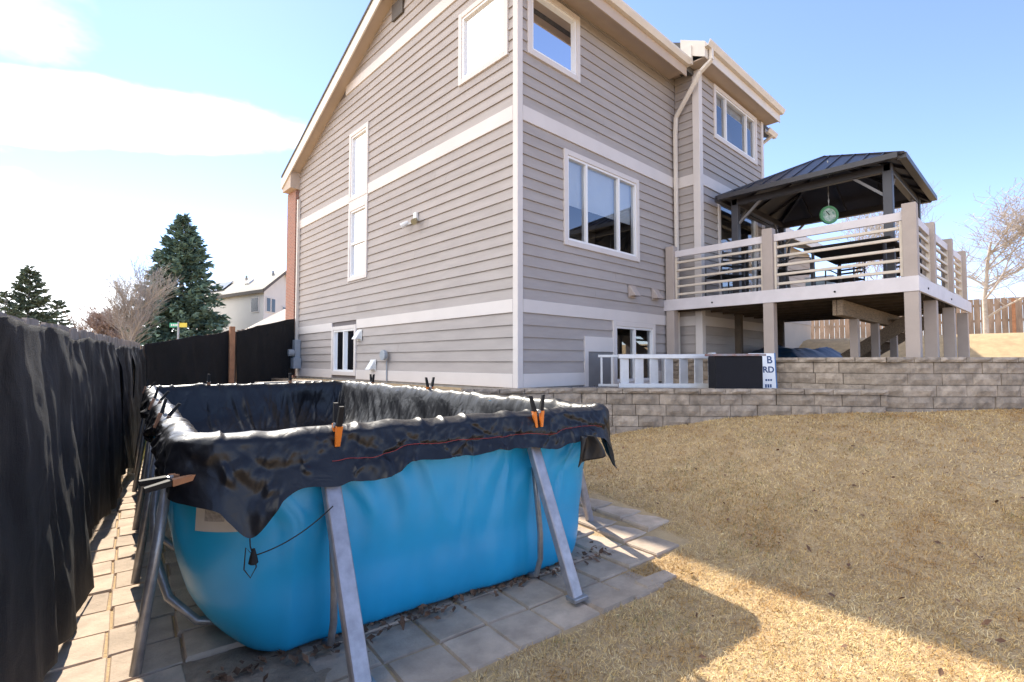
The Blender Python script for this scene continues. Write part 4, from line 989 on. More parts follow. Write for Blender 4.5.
# ---------------------------------------------------------------- spring clamps
def clamp_parts(body_m):
    """unit clamp: jaws hang down from the pivot at the origin, handles rise; gripping direction is local y"""
    res = []
    for s in (-1, 1):
        m = MB(); m.hexa([(-.013, s * .012, -.115), (.013, s * .012, -.115), (.013, s * .028, -.115), (-.013, s * .028, -.115), (-.017, s * .018, 0), (.017, s * .018, 0), (.017, s * .045, 0), (-.017, s * .045, 0)]); res.append(('jaw', m.mesh('jaw', body_m)))
        m = MB(); m.hexa([(-.015, s * .012, .002), (.015, s * .012, .002), (.015, s * .040, .002), (-.015, s * .040, .002), (-.012, s * .04, .115), (.012, s * .04, .115), (.012, s * .06, .115), (-.012, s * .06, .115)]); res.append(('handle', m.mesh('handle', M_blackp)))
    m = MB(); m.lathe((0, 0, 0), [(.014, -.022), (.014, .022)], 10, axis=0); res.append(('spring', m.mesh('spring', M_pipe)))
    return res
CL = {'o': clamp_parts(M_orange), 'b': clamp_parts(M_orangeb)}
def clamp(u, v, z, rot, tilt, c, label, sc=1.0, roll=0):
    t = thing('spring_clamp', label, 'clamp', (0, 0, 0), 'spring clamps holding the tarp on the pool rim')
    p = PC + PU * u + PV * v
    t.matrix_basis = Matrix.Translation((p[0], p[1], z)) @ Matrix.Rotation(rot, 4, 'Z') @ Matrix.Rotation(tilt, 4, 'X') @ Matrix.Rotation(roll, 4, 'Z') @ Matrix.Scale(sc, 4); WM[t.name] = Matrix()
    for nm, me in CL[c]:
        o = bpy.data.objects.new(nm, me); COL.objects.link(o); o.parent = t
    return t
def rim_u(px, py, z=RZ + .05): q = onZ(px, py, z) - PC; return q @ PU
ro = -R_(6)
clamp(rim_u(339, 428) + .03, -PB - .085, RZ + .05, ro, R_(8), 'o', 'orange and black clamp upright on the near rim, left of centre', .88)
clamp(rim_u(527, 405) - .19, -PB - .105, RZ + .045, ro + R_(75), R_(-4), 'o', 'bright orange clamp with spread handles near the right front corner', .88)
clamp(-PA - .06, -PB - .05, RZ - .13, ro + R_(100), R_(-95), 'b', 'brown clamp sticking out sideways at the left front corner', .85, R_(80))
for v, lab, zz in ((-PB + 1.0, 'brown clamp flat on the left rim, nearest of that side', .06), (-PB + 2.1, 'brown clamp on the left rim, middle one of that side', .08), (PB - .9, 'brown clamp on the left rim near the far corner', .07)):
    clamp(-PA - .035, v, RZ + zz - .01, ro + R_(90), R_(25), 'b', lab, .75)
clamp(rim_u(206, 383), PB, RZ + .07, ro, 0, 'b', 'small clamp upright on the far rim, leftmost there'); clamp(rim_u(291, 382), PB, RZ + .07, ro, 0, 'b', 'small clamp on the far rim close to the far right corner')
def right_v(px): 
    best = min(np.linspace(-PB, PB, 400), key=lambda v: abs((lambda q: 512 + FPX * (q @ RT) / (q @ FW))(PC + PU * PA + PV * v + np.array([0, 0, RZ + .05]) - CAM) - px)); return best
clamp(PA, right_v(372), RZ + .06, ro + R_(5), R_(0), 'b', 'clamp with spread handles on the house side rim below the basement window'); clamp(PA, right_v(430), RZ + .06, ro + R_(90), 0, 'o', 'small orange clamp on the house side rim midway along')
# dry leaves at the foot of the wall
def scatter_quads(name, pts, size, m, lift, normal_jit=.7):
    n = len(pts); a = rng.uniform(0, 2 * np.pi, n); sz = size * rng.uniform(.5, 1.3, n)
    e1 = np.stack([np.cos(a), np.sin(a), rng.normal(0, normal_jit * .5, n)], -1); e2 = np.stack([-np.sin(a), np.cos(a), rng.normal(0, normal_jit * .5, n)], -1) * .6
    c = pts + np.array([0, 0, lift]); v = np.stack([c - e1 * sz[:, None], c - e2 * sz[:, None] + (0, 0, .004), c + e1 * sz[:, None], c + e2 * sz[:, None]], 1).reshape(-1, 3)
    f = np.arange(4 * n).reshape(n, 4); me = bpy.data.meshes.new(name); raw_mesh(me, v, f); me.materials.append(m); return link(name, me)
lu = rng.uniform(-PA + .1, PA, 330); lv = -PB + rng.normal(-.02, .05, 330); q = PC + lu[:, None] * PU + lv[:, None] * PV; q[:, 2] = .022 + rng.uniform(0, .015, 330)
lf = scatter_quads('dry_leaves', q, .022, M_leaf, 0); kind(lf, 'stuff'); lf['label'] = 'brown dry leaves gathered along the foot of the pool'

# ================================================================= FENCES
FD = np.array([.170, 1.0, 0]); FD /= np.linalg.norm(FD); FN = np.array([FD[1], -FD[0], 0]); F0 = np.array([-.60, 0, 0])
def fence_run(name, label, A, B, z_ground, z_top, mm, group=None, pw=.14):
    A = np.array(A, float); B = np.array(B, float); L = np.linalg.norm((B - A)[:2]); d = (B - A) / L; d[2] = 0; nrm = np.array([d[1], -d[0], 0])
    t = thing(name, label, 'fence', (A[0], A[1], 0), group); n = int(L / pw)
    for k in range(n):
        s = (k + .5) * pw; p = A + d * s; g = z_ground(s / L) + .02; h = z_top(s / L) + random.uniform(-.012, .012); w = pw / 2 - .004
        m = MB(); off = random.uniform(-.006, .006)
        P = lambda a, b, z: p + d * a + nrm * (b + off) + np.array([0, 0, z])
        m.hexa([P(-w, 0, g), P(w, 0, g), P(w, -.018, g), P(-w, -.018, g), P(-w, 0, h), P(w, 0, h), P(w, -.018, h), P(-w, -.018, h)]); m.build('picket', mm, t)
    for fz in (.15, .5, .85):
        q = lambda f: A + d * L * f - nrm * .045 + np.array([0, 0, z_ground(f) + (z_top(f) - z_ground(f)) * fz])
        MB().bar(q(0), q(1), .04, .09).build('rail', mm, t)
    return t, A, d, nrm, L
fl_t, *_ = fence_run('fence', 'long picket fence behind the black cloth beside the pool', F0 - FD * .8, F0 + FD * 11.45, lambda f: .0, lambda f: 1.53 + .20 * f, M_oldw)
def cloth(name, label, A, B, top, bot, seed, hemf=0, folds=1.0, group='black shade cloth panels hung on the fences', off=.05, flare=.05, end=0):
    A = np.array(A, float); B = np.array(B, float); L = np.linalg.norm(B - A); d = (B - A) / L; nrm = np.array([d[1], -d[0], 0])
    nu_ = int(L * 38) + 8; nv_ = 46; u, v = np.meshgrid(np.linspace(0, 1, nu_), np.linspace(0, 1, nv_), indexing='ij'); s = u * L + seed * 13.7
    zt = np.array([top(x) for x in u[:, 0]])[:, None] - .035 * np.abs(np.sin(s * 3.3)) * np.maximum(0, .5 + vnoise(s * .9, seed)); zb = np.array([bot(x) for x in u[:, 0]])[:, None] + .03 * vnoise(s * 3, seed + 5)
    z = zt + (zb - zt) * v; g = sstep(0, .18, v)
    o = off + flare * v + folds * (g * (.035 * vnoise(s * 2.6 + v * .6, seed + v * .8) + .026 * ridge(s * 4.4 - v * .9, seed * 3.1 + v * .7) + .010 * vnoise(s * 13 + v, v * 3)) + .012 * fbm(s * 6, v * 7 + seed) + (1 - g) * .02 * vnoise(s * 9, 1.1))
    o = np.maximum(o + end * v * sstep(.6, 1, u), .012)
    P = A + d * (u * L)[..., None] + nrm * o[..., None]; P[..., 2] = z
    c = tag(link(name, grid_mesh(name, P, M_cloth)), label, 'shade cloth', group); solid(c, .003); return c
def fp(s): return F0 + FD * s
cloth('shade_cloth', 'large black shade cloth nearest the camera on the long fence', fp(-.7), fp(4.10), lambda x: 1.535 + .05 * x, lambda x: .16 - .13 * x ** .5, 1, off=.04, flare=.03, end=.08)
cloth('shade_cloth', 'second black shade cloth along the long fence', fp(3.80), fp(6.75), lambda x: 1.57 + .03 * x, lambda x: .10 + .08 * np.sin(x * 6), 2, off=.02, flare=.07)
cloth('shade_cloth', 'third black shade cloth along the long fence', fp(6.70), fp(8.9), lambda x: 1.57 + .03 * x, lambda x: .14 + .08 * np.sin(x * 5 + 1), 3, off=.03, flare=.10)
cloth('shade_cloth', 'farthest black shade cloth on the long fence', fp(8.85), fp(11.4), lambda x: 1.61 + .06 * x, lambda x: .18, 4, off=.03, flare=.06)
C0 = fp(11.45); C1 = np.array([3.02, 12.30, 0]); C2 = np.array([4.72, 13.33, 0])
def zgl(p): return float(zg(p[0], p[1]))
fb, *_ = fence_run('fence', 'fence crossing behind the pool left of the cedar post', C0, C1, lambda f: .05 + .35 * f, lambda f: 1.68 + .38 * f, M_fencew)
fb2, *_ = fence_run('fence', 'short fence between the cedar post and brick pier', C1 + (C2 - C1) * .03, C2, lambda f: .45 + .5 * f, lambda f: 2.06 + .40 * f, M_fencew)
cloth('shade_cloth', 'black shade cloth on the back fence left of the cedar post', C0 + (C1 - C0) * .02, C0 + (C1 - C0) * .96, lambda x: 1.72 + .37 * x, lambda x: .2 + .4 * x, 5, folds=.6)
cloth('shade_cloth', 'black shade cloth between the cedar post and the brick pier', C1 + (C2 - C1) * .06, C2, lambda x: 2.10 + .42 * x, lambda x: .6 + .45 * x, 6, folds=.6)
MB_ = MB().box(C1[0] - .05, C1[0] + .05, C1[1] - .22, C1[1] - .12, .3, 2.16); po = bevel(MB_.build('fence_post', M_postw), .006); tag(po, 'reddish cedar post between the two back cloth panels', 'post')
bm_ = at(240, 377, 9.6); bm2 = at(312, 381, 8.9)
bo = bevel(MB().bar((2.75, 9.45, .98), (4.0, 9.75, .98), .14, .12).build('landscape_timber', mat('pale_timber', (.52, .46, .40), .85, .2, 8)), .01); tag(bo, 'pale timber lying level on its stakes behind the far pool rim', 'timber')
for x in (2.9, 3.85): MB().box(x - .04, x + .04, 9.42 + (x - 2.75) * .24, 9.52 + (x - 2.75) * .24, .0, .919).build('stake', M_wood, bo)

# right-hand wooden fence far up the yard
fr1, *_ = fence_run('fence', 'brown picket fence far up the yard behind the bare tree', (25.0, 12.0, 0), (27.0, -6.0, 0), lambda f: 2.1, lambda f: 3.78, M_fencew, pw=.19)
for k in range(7):
    y = 10.5 - k * 2.4; x = 25.0 - .12 + (12.0 - y) / 9.0
    MB().box(x - .14, x - .04, y - .05, y + .05, 2.0, 3.72).build('post', M_postw, fr1)

# ================================================================= TREES
def seg_tree(name, label, base, height, mm, levels=4, spread=.55, group=None, r0=None, seed=0, nb=(5, 8), first=.25, up=.35, minr=.004, sides=5, lean=(0, 0)):
    rr = random.Random(seed); t = thing(name, label, 'tree', tuple(base), group); r0 = r0 or height * .022; crown = MB(); trunk = MB()
    def grow(p, d, L, r, lv, mb):
        n = 5 if lv == 0 else 4; pts = [p]; rs = [r]; d = np.array(d)
        for i in range(n):
            d = d + np.array([rr.gauss(0, .13), rr.gauss(0, .13), rr.gauss(0, .06) + (.05 * up if lv else 0)]); d /= np.linalg.norm(d); pts.append(pts[-1] + d * L / n); rs.append(max(minr, r * (1 - .62 * (i + 1) / n)))
        mb.tube(pts, rs, sides if lv < 2 else 3, cap=False)
        if lv >= levels: return
        for k in range(rr.randint(*nb) if lv < 2 else rr.randint(3, 5)):
            f = rr.uniform(first if lv == 0 else .2, 1); i = min(int(f * n), n - 1); q = pts[i] + (pts[i + 1] - pts[i]) * (f * n - i); a = rr.uniform(0, 2 * math.pi)
            nd = np.array([math.cos(a) * spread, math.sin(a) * spread, up + rr.uniform(-.2, .3)]) + d * .55; nd /= np.linalg.norm(nd)
            grow(q, nd, L * rr.uniform(.45, .68), max(minr, rs[i] * .55), lv + 1, crown)
    grow(np.array(base, float), (lean[0], lean[1], 1), height * .62, r0, 0, trunk)
    trunk.build('trunk', mm, t, smooth=True, recalc=False); c = crown.build('crown', mm, t, recalc=False); return t
def conifer(name, label, base, H, Rb, mm, seed=0, n_br=260, group=None, open_=.0, dens=1.0, power=1.0):
    g = np.random.default_rng(seed); t = thing(name, label, 'tree', tuple(base), group); b = np.array(base, float)
    MB().tube([b, b + (0, 0, H * .5), b + (0, 0, H * .97)], [H * .022, H * .013, .02], 7).build('trunk', M_bark, t, recalc=False)
    V = []; limb = MB()
    for k in range(n_br):
        h = 1 - (1 - g.random()) ** .5 if False else g.random() ** 1.25; z = H * (.06 + .92 * h); a = g.uniform(0, 2 * math.pi)
        L = Rb * (1 - h) ** power * g.uniform(.72, 1.12) + .12; d = np.array([math.cos(a), math.sin(a), -.10 + .5 * h + g.normal(0, .08)]); d /= np.linalg.norm(d); o = b + np.array([0, 0, z])
        if k % 3 == 0: limb.tube([o, o + d * L * .9], [.03 * H / 10, .008], 3, cap=False)
        nn = int((10 + 34 * L / Rb) * dens)
        for j in range(nn):
            f = (.15 + .85 * g.random() ** .75); side = np.cross(d, (0, 0, 1.)); side /= np.linalg.norm(side)
            c = o + d * L * f + side * g.normal(0, .16 * L * (1.15 - f)) + np.array([0, 0, g.normal(-.03, .05) * L * .6 + .05 * f * L]); 
            e = d * .7 + side * g.normal(0, .6) + np.array([0, 0, g.normal(-.1, .35)]); e /= np.linalg.norm(e); w = np.cross(e, g.normal(0, 1, 3)); w /= np.linalg.norm(w); sz = H * .026 * g.uniform(.6, 1.3)
            V += [c - w * sz * .36, c + e * sz * 1.25, c + w * sz * .36, c - e * sz * .25]
    V = np.array(V); me = bpy.data.meshes.new('crown'); raw_mesh(me, V, np.arange(len(V)).reshape(-1, 4)); me.materials.append(mm); link('crown', me, t); limb.build('limbs', M_bark, t, recalc=False); return t
def ground_at(px, d, z=.8): r = ray(px, 341); p = CAM + r * d; p[2] = z; return p
conifer('spruce_tree', 'tall dark spruce tree beside the white neighbouring house', ground_at(180, 38, .6), 12.0, 4.0, M_needle, 3, 480, power=.8, dens=1.4)
conifer('spruce_tree', 'dark spruce tree at the far left above the fence', ground_at(27, 42, .6), 8.9, 3.0, M_needle2, 5, 300, dens=1.2, power=.8)
conifer('pine_tree', 'small rounded pine tree right of the far left spruce', ground_at(56, 44, .6), 6.2, 1.7, M_needle2, 8, 170, power=.5)
conifer('pine_tree', 'low bushy pine tree at the left picture edge', ground_at(4, 40, .6), 6.4, 2.0, M_needle2, 9, 170, power=.5)
seg_tree('bare_tree', 'tall bare grey tree left of the large spruce', ground_at(127, 30, .6), 6.8, M_bark, 3, .42, seed=4, r0=.10, nb=(18, 22), first=.12, up=.2, minr=.006)
seg_tree('bare_tree', 'reddish bare bushy tree behind the fence', ground_at(108, 36, .6), 4.6, M_barkr, 4, .75, seed=11, r0=.10, nb=(11, 13), first=.08, minr=.014)
seg_tree('bare_tree', 'second reddish bare tree close to the grey bare tree', ground_at(122, 36, .6), 4.2, M_barkr, 4, .8, seed=21, r0=.10, nb=(11, 13), first=.08, minr=.014)
seg_tree('bare_tree', 'slender bare tree standing alone in the gap at left', ground_at(80, 46, .6), 6.4, M_bark, 2, .18, seed=6, r0=.07, nb=(4, 6), first=.05, up=.9, minr=.018)
seg_tree('bare_tree', 'reddish low bare shrub in front of the far left spruce', ground_at(24, 36, .6), 3.6, M_barkr, 3, .8, seed=31, r0=.07, nb=(10, 12), first=.05, minr=.014)
seg_tree('bare_tree', 'pale leafless yard tree in front of the brown fence', (22.0, 1.40, 2.12), 5.0, mat('pale_bark', (.50, .43, .37), .85, .3, 12), 4, .95, seed=15, r0=.085, nb=(11, 13), first=.18, minr=.005, up=.2)
seg_tree('bare_tree', 'far leafless tree seen under the gazebo roof', (34, 9.2, 2.1), 9.0, M_bark, 4, .6, seed=19, r0=.12, nb=(7, 9), first=.2, minr=.007)
seg_tree('bare_tree', 'reddish leafless tree behind the corner of the deck railing', (36, 7.4, 2.1), 7.5, M_barkr, 4, .6, seed=23, r0=.11, nb=(7, 9), first=.15, minr=.007)

# ================================================================= NEIGHBOURS
def nb_house():
    c0 = at(210, 341, 52); 
    # box seen corner-on: corner line at px 265; left face towards px 205, right face towards px 292
    K = ground_at(263, 41, .6); dl = ground_at(190, 48, .6) - K; dr = ground_at(300, 47, .6) - K; dl[2] = dr[2] = 0
    t = thing('neighbour_house', 'white neighbouring house with dark roof edge beyond the fence', 'house', tuple(K))
    H = 6.6; m = MB(); A, B, Cc, D = K, K + dr, K + dr + dl, K + dl; up_ = np.array([0, 0, 1.])
    m.hexa([A, B, Cc, D, A + up_ * H, B + up_ * H, Cc + up_ * H, D + up_ * H]); w = m.build('wall', M_nwhite, t)
    R0, R1 = (A + B) / 2 + up_ * (H + 2.0), (Cc + D) / 2 + up_ * (H + 2.0)
    m = MB(); m.poly([A + up_ * H, B + up_ * H, R0]); m.build('gable', M_nwhite, t)
    o_ = -dl / np.linalg.norm(dl) * .35; e_ = -dr / np.linalg.norm(dr) * .4
    m = MB(); sl = np.array([0, 0, -.16])
    m.poly([A + up_ * H + o_ + e_ + sl, R0 + o_ + up_ * .06, R1 - o_ + up_ * .06, D + up_ * H - o_ + e_ + sl]); m.poly([B + up_ * H + o_ - e_ + sl, Cc + up_ * H - o_ - e_ + sl, R1 - o_ + up_ * .06, R0 + o_ + up_ * .06])
    rf = m.build('roof', M_nroof, t); solid(rf, .12)
    m = MB(); m.bar(A + up_ * (H - .1) + o_ + e_, D + up_ * (H - .1) - o_ + e_, .08, .28); m.bar(A + up_ * (H - .02) + o_ * 1.05 + e_, R0 + o_ * 1.05 + up_ * .05, .08, .24); m.bar(B + up_ * (H - .02) + o_ * 1.05 - e_, R0 + o_ * 1.05 + up_ * .05, .08, .24); m.build('roof_trim', M_ntrim, t)
    def win(face, f, z, w_, h_, nm='window'):
        a, b = (A, D) if face == 'l' else (A, B); d = (b - a); L = np.linalg.norm(d); d = d / L; n = np.cross(d, up_); n = n if n @ (-F2) > 0 else -n; c = a + d * L * f + up_ * z
        x = MB().obox(c + n * .03, d, n, up_, w_ / 2 + .08, .03, h_ / 2 + .08).build(nm, M_nwhite, t); MB().obox(c + n * .065, d, n, up_, w_ / 2, .008, h_ / 2).build('pane', M_solar, x)
    win('l', .10, 5.5, 1.0, 1.1); win('l', .13, 1.9, 1.2, 1.4); win('r', .10, 5.5, .5, 1.1); win('r', .22, 5.5, .5, 1.1)
    for f in (.52, .64, .76): win('r', f, 4.9, .55, 1.3)
    win('r', .12, 2.8, .9, 1.3)
    p = lambda a, b: (A + e_ + o_) * (1 - a) * (1 - b) + (D + e_ - o_) * a * (1 - b) + (R0 + o_) * 0 + ((R0 + (R1 - R0) * a)) * b * 1.0 - 0
    q = lambda a, b: (A + up_ * H) + (D - A) * a + (R0 - A - up_ * H) * b
    nr = np.cross(D - A, R0 - A - up_ * H); nr /= np.linalg.norm(nr); nr = nr if nr[2] > 0 else -nr
    m = MB(); m.hexa([q(.60, .30) + nr * .2, q(.9, .30) + nr * .2, q(.9, .8) + nr * .2, q(.60, .8) + nr * .2, q(.60, .30) + nr * .26, q(.9, .30) + nr * .26, q(.9, .8) + nr * .26, q(.60, .8) + nr * .26]); m.build('solar_panel', M_solar, t)
    m = MB(); m.hexa([q(.30, .5) + nr * .12, q(.36, .5) + nr * .12, q(.36, .72) + nr * .12, q(.30, .72) + nr * .12, q(.30, .5) + nr * .26, q(.36, .5) + nr * .26, q(.36, .72) + nr * .26, q(.30, .72) + nr * .26]); m.build('skylight', M_white, t)
    for a in (.1, .45): c = q(a, .85); MB().tube([c, c + up_ * .5], .1, 8).build('roof_vent', M_nroof, t)
nb_house()
def garage():
    K = ground_at(245, 26, .8); dr = ground_at(320, 30, .8) - K; dl = ground_at(232, 32, .8) - K; dr[2] = dl[2] = 0; up_ = np.array([0, 0, 1.]); H = 2.1
    t = thing('garage', 'low tan garage with pale hip roof between fence and house', 'garage', tuple(K)); A, B, C_, D = K, K + dr, K + dr + dl, K + dl
    MB().hexa([A, B, C_, D, A + up_ * H, B + up_ * H, C_ + up_ * H, D + up_ * H]).build('wall', M_ntan, t)
    cc = (A + B + C_ + D) / 4; P1 = A * .3 + C_ * .7 + up_ * (H + 1.9); Q = [p + (p - cc) * .08 + up_ * (H - .05) for p in (A, B, C_, D)]; m = MB()
    for i in range(4): m.poly([Q[i], Q[(i + 1) % 4], P1])
    solid(m.build('roof', mat('tan_roof', (.58, .49, .40), .9, .1, 3), t), .1)
    MB().bar(Q[0] + up_ * -.08, Q[1] + up_ * -.08, .08, .18).build('fascia', M_gutter, t); MB().bar(Q[0] + up_ * -.08, Q[3] + up_ * -.08, .08, .18).build('fascia', M_gutter, t)
garage()
sp = ground_at(178, 21, .5); sg2 = thing('street_sign', 'green and yellow street name blades on a thin post', 'street sign', tuple(sp))
MB().tube([sp, sp + (0, 0, 2.55)], .035, 8).build('post', M_grey, sg2)
zz_ = at(178, 325, 21)[2]
MB().obox((sp[0] - RT[0] * .16, sp[1] - RT[1] * .16, zz_), RT, F2, (0, 0, 1), .20, .012, .09).build('name_blade', mat('sign_green', (.03, .33, .19), .5), sg2)
MB().obox((sp[0] + RT[0] * .20, sp[1] + RT[1] * .20, zz_), RT, F2, (0, 0, 1), .155, .012, .09).build('name_blade', mat('sign_yellow', (.62, .50, .05), .5), sg2)
for k in range(4): MB().obox((sp[0] - RT[0] * (.28 - k * .075) - F2[0] * .014, sp[1] - RT[1] * (.28 - k * .075) - F2[1] * .014, zz_), RT, F2, (0, 0, 1), .022, .002, .04).build('print_mark', M_white, sg2)

# ================================================================= GRASS, GRAVEL
def in_lawn(x, y):
    u = x * PU[0] + y * PU[1]; v = x * PV[0] + y * PV[1]
    pav = ((u < 3.60) & (v > 1.96) & ~((u > 3.40) & (v > 2.2) & (v < 2.56))) | ((u < .25) & (v > 1.6)) | ((u < 2.62) & (v > 1.98))
    pav = ((u < 2.60 + .0) & (v > 1.97 + .02 * np.sin(u * 9))) | ((u >= 2.60) & (u < 3.41) & (v > 2.26) & (v < 3.45)) | ((u >= 3.40) & (u < 3.59) & (v > 2.56) & (v < 3.44)) | ((u < 3.55) & (v > 3.4)) | ((u < .0) & (v > 1.6))
    w = inside(x, y, [(4.22, 30), (4.05, 5.3)] + [(a, b) for a, b in LW[1:]] + [(40, -5), (40, 30)])
    return ~pav & ~w
def grass(name, n, x0, x1, y0, y1, L, W_, cond):
    x = rng.uniform(x0, x1, n); y = rng.uniform(y0, y1, n); d = x * F2[0] + y * F2[1]; k = in_lawn(x, y) & cond(d, x, y) & (d > 1.6); x, y = x[k], y[k]; n = len(x)
    z = zg(x, y) - .002; a = rng.uniform(0, 2 * np.pi, n); ln = L * rng.uniform(.45, 1.25, n); el = rng.beta(1.6, 2.2, n) * 1.35; w = W_ * rng.uniform(.6, 1.3, n)
    dx = np.stack([np.cos(a) * np.cos(el), np.sin(a) * np.cos(el), np.sin(el)], -1); el2 = el - rng.uniform(.2, .9, n); d2 = np.stack([np.cos(a) * np.cos(el2), np.sin(a) * np.cos(el2), np.sin(el2)], -1)
    sd_ = np.stack([-np.sin(a), np.cos(a), rng.normal(0, .3, n)], -1) * w[:, None] * .5; b = np.stack([x, y, z], -1); m_ = b + dx * (ln * .55)[:, None]; t = m_ + d2 * (ln * .45)[:, None]; t[:, 2] = np.maximum(t[:, 2], z + .003)
    v = np.stack([b - sd_, b + sd_, m_ + sd_, m_ - sd_, t + sd_ * .25, t - sd_ * .25], 1).reshape(-1, 3); i = np.arange(n)[:, None] * 6
    f = np.concatenate([i + np.array([0, 1, 2, 3]), i + np.array([3, 2, 4, 5])]); me = bpy.data.meshes.new(name); raw_mesh(me, v, f); me.materials.append(M_grass); return link(name, me)
def grass_mat():
    m = bpy.data.materials.new('dry_grass'); m.use_nodes = True; t = m.node_tree; p = t.nodes['Principled BSDF']; p.inputs['Roughness'].default_value = .75; p.inputs['Specular IOR Level'].default_value = .25
    g = t.nodes.new('ShaderNodeNewGeometry')
    def ramp(src, stops):
        r = t.nodes.new('ShaderNodeValToRGB'); e = r.color_ramp.elements
        while len(e) < len(stops): e.new(.5)
        for q, (pos, c) in zip(e, stops): q.position = pos; q.color = (*c, 1)
        t.links.new(src, r.inputs[0]); return r.outputs[0]
    isl = ramp(g.outputs['Random Per Island'], [(0, (.24, .135, .05)), (.3, (.62, .425, .18)), (.7, (.77, .555, .26)), (1, (.88, .72, .42))])
    def nz(s, lo, hi):
        n = t.nodes.new('ShaderNodeTexNoise'); n.inputs['Scale'].default_value = s; n.inputs['Detail'].default_value = 5; n.inputs['Roughness'].default_value = .65; t.links.new(g.outputs['Position'], n.inputs['Vector'])
        r = t.nodes.new('ShaderNodeMapRange'); r.inputs[1].default_value = lo; r.inputs[2].default_value = hi; t.links.new(n.outputs[0], r.inputs[0]); return r.outputs[0]
    def mixc(f, a, b, bt='MIX'):
        x = t.nodes.new('ShaderNodeMix'); x.data_type = 'RGBA'; x.blend_type = bt; t.links.new(f, x.inputs[0]); t.links.new(a, x.inputs[6]); x.inputs[7].default_value = (*b, 1); return x.outputs[2]
    c = mixc(nz(.75, .47, .68), isl, (.72, .58, .40), 'MULTIPLY'); c = mixc(nz(2.1, .50, .66), c, (.72, .58, .40), 'MULTIPLY'); c = mixc(nz(3.7, .50, .74), c, (.74, .68, .52), 'MULTIPLY'); c = mixc(nz(9, .55, .8), c, (.62, .62, .44), 'MULTIPLY')
    t.links.new(c, p.inputs['Base Color']); return m
M_grass = grass_mat()
gr = grass('lawn_grass', 370000, .6, 6.3, -1.2, 4.6, .037, .0025, lambda d, x, y: d < 4.0 + rng.random(len(d)) * 1.3); kind(gr, 'stuff'); gr['label'] = 'short dry straw coloured lawn'
gr2 = grass('lawn_grass', 210000, 2.6, 10.5, -1.5, 5.0, .042, .0042, lambda d, x, y: d >= 3.8 + rng.random(len(d)) * 1.3); kind(gr2, 'stuff'); gr2['label'] = 'short dry straw coloured lawn up to the block wall'
gr3 = grass('weed_grass', 9000, .2, 1.4, 6.0, 11.5, .12, .008, lambda d, x, y: x < .62 + .09 * y)
bpy.data.objects.remove(gr3)
def tuft(n, cx, cy, rx, ry, L, name, lab, mm):
    x = rng.normal(cx, rx, n); y = rng.normal(cy, ry, n); a = rng.uniform(0, 2 * np.pi, n); ln = L * rng.uniform(.4, 1.2, n); el = rng.uniform(.3, 1.4, n); b = np.stack([x, y, np.full(n, .0)], -1)
    e = np.stack([np.cos(a) * np.cos(el), np.sin(a) * np.cos(el), np.sin(el)], -1); s = np.stack([-np.sin(a), np.cos(a), np.zeros(n)], -1) * .005; t = b + e * ln[:, None]
    v = np.stack([b - s, b + s, t + s * .3, t - s * .3], 1).reshape(-1, 3); me = bpy.data.meshes.new(name); raw_mesh(me, v, np.arange(4 * n).reshape(-1, 4)); me.materials.append(mm); o = link(name, me); kind(o, 'stuff'); o['label'] = lab; return o
M_weed = mat('yellow_weed', (.42, .36, .10), .8, .4, 8, island=.35)
wq = onZ(133, 446, 0); tuft(5000, wq[0] + .05, wq[1] - .2, .22, .9, .13, 'weeds', 'yellow green weeds between fence and pool', M_weed)
lx = rng.uniform(2.2, 8, 900); ly = rng.uniform(-1, 4, 900); kk = in_lawn(lx, ly); lx, ly = lx[kk][:170], ly[kk][:170]
lf2 = scatter_quads('dry_leaves', np.stack([lx, ly, zg(lx, ly) + .028], -1), .020, M_leaf, 0); kind(lf2, 'stuff'); lf2['label'] = 'small brown leaves scattered over the dry lawn'
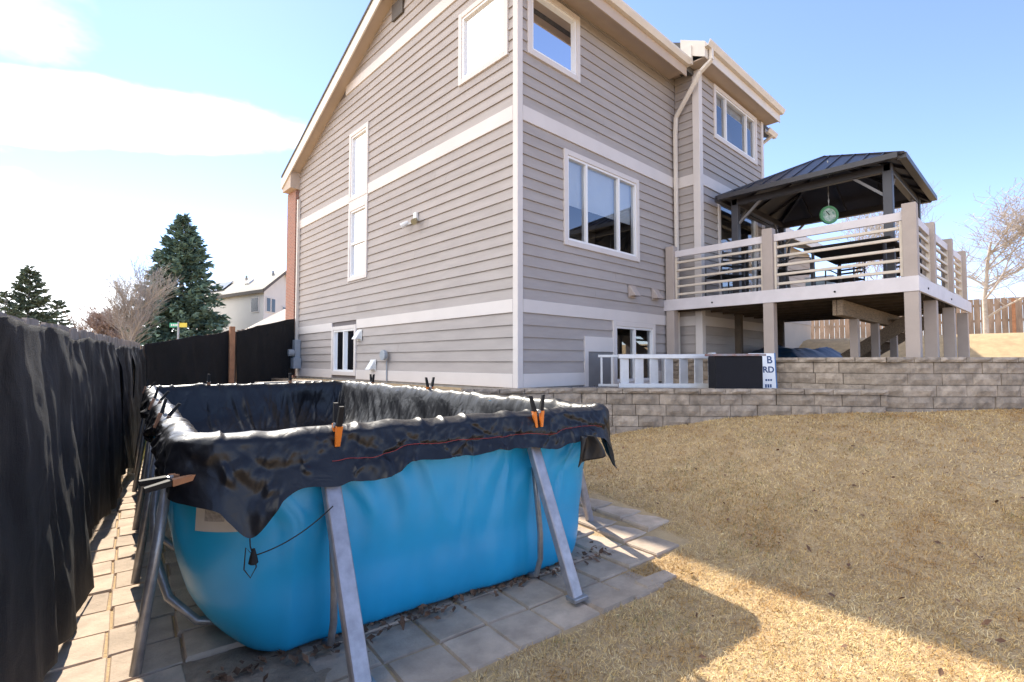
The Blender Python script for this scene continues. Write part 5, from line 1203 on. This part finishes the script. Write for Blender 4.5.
M_green = mat('green_blade', (.20, .22, .07), .8, .3, 8, island=.35)
gx_ = rng.uniform(1.2, 9, 60000); gy_ = rng.uniform(-1.2, 4.6, 60000); kk = in_lawn(gx_, gy_) & (fbm(gx_ * 1.3 + 5, gy_ * 1.3, 3) > .22); gx_, gy_ = gx_[kk], gy_[kk]; n_ = len(gx_)
b_ = np.stack([gx_, gy_, zg(gx_, gy_)], -1); a_ = rng.uniform(0, 2 * np.pi, n_); e_ = rng.uniform(.4, 1.3, n_); t_ = b_ + np.stack([np.cos(a_) * np.cos(e_), np.sin(a_) * np.cos(e_), np.sin(e_)], -1) * rng.uniform(.018, .036, n_)[:, None]
s2 = np.stack([-np.sin(a_), np.cos(a_), 0 * a_], -1) * .0013; me = bpy.data.meshes.new('green_grass'); raw_mesh(me, np.stack([b_ - s2, b_ + s2, t_ + s2 * .3, t_ - s2 * .3], 1).reshape(-1, 3), np.arange(4 * n_).reshape(-1, 4)); me.materials.append(M_green)
gg = link('green_grass', me); kind(gg, 'stuff'); gg['label'] = 'sparse green blades among the dry lawn'
def gravel(n, x0, x1, y0, y1, z):
    ico = np.array([(0, 0, 1), (.9, 0, .2), (0, .9, .2), (-.9, 0, .2), (0, -.9, .2)]); fc = np.array([(0, 1, 2), (0, 2, 3), (0, 3, 4), (0, 4, 1)])
    c = np.stack([rng.uniform(x0, x1, n), rng.uniform(y0, y1, n), np.full(n, z)], -1); k = inside(c[:, 0], c[:, 1], T1); c = c[k]; n = len(c)
    r = rng.uniform(.010, .030, n); v = c[:, None, :] + ico[None] * r[:, None, None] * rng.uniform(.7, 1.3, (n, 5, 3)); f = (np.arange(n)[:, None, None] * 5 + fc[None]).reshape(-1, 3)
    me = bpy.data.meshes.new('gravel'); raw_mesh(me, v.reshape(-1, 3), f); me.materials.append(M_stone); o = link('gravel', me); kind(o, 'stuff'); o['label'] = 'dark grey gravel on the terrace beside the house'; return o
gravel(5200, 4.2, 6.9, 3.2, 5.03, .985); 
SC.render.resolution_x, SC.render.resolution_y = 1024, 682
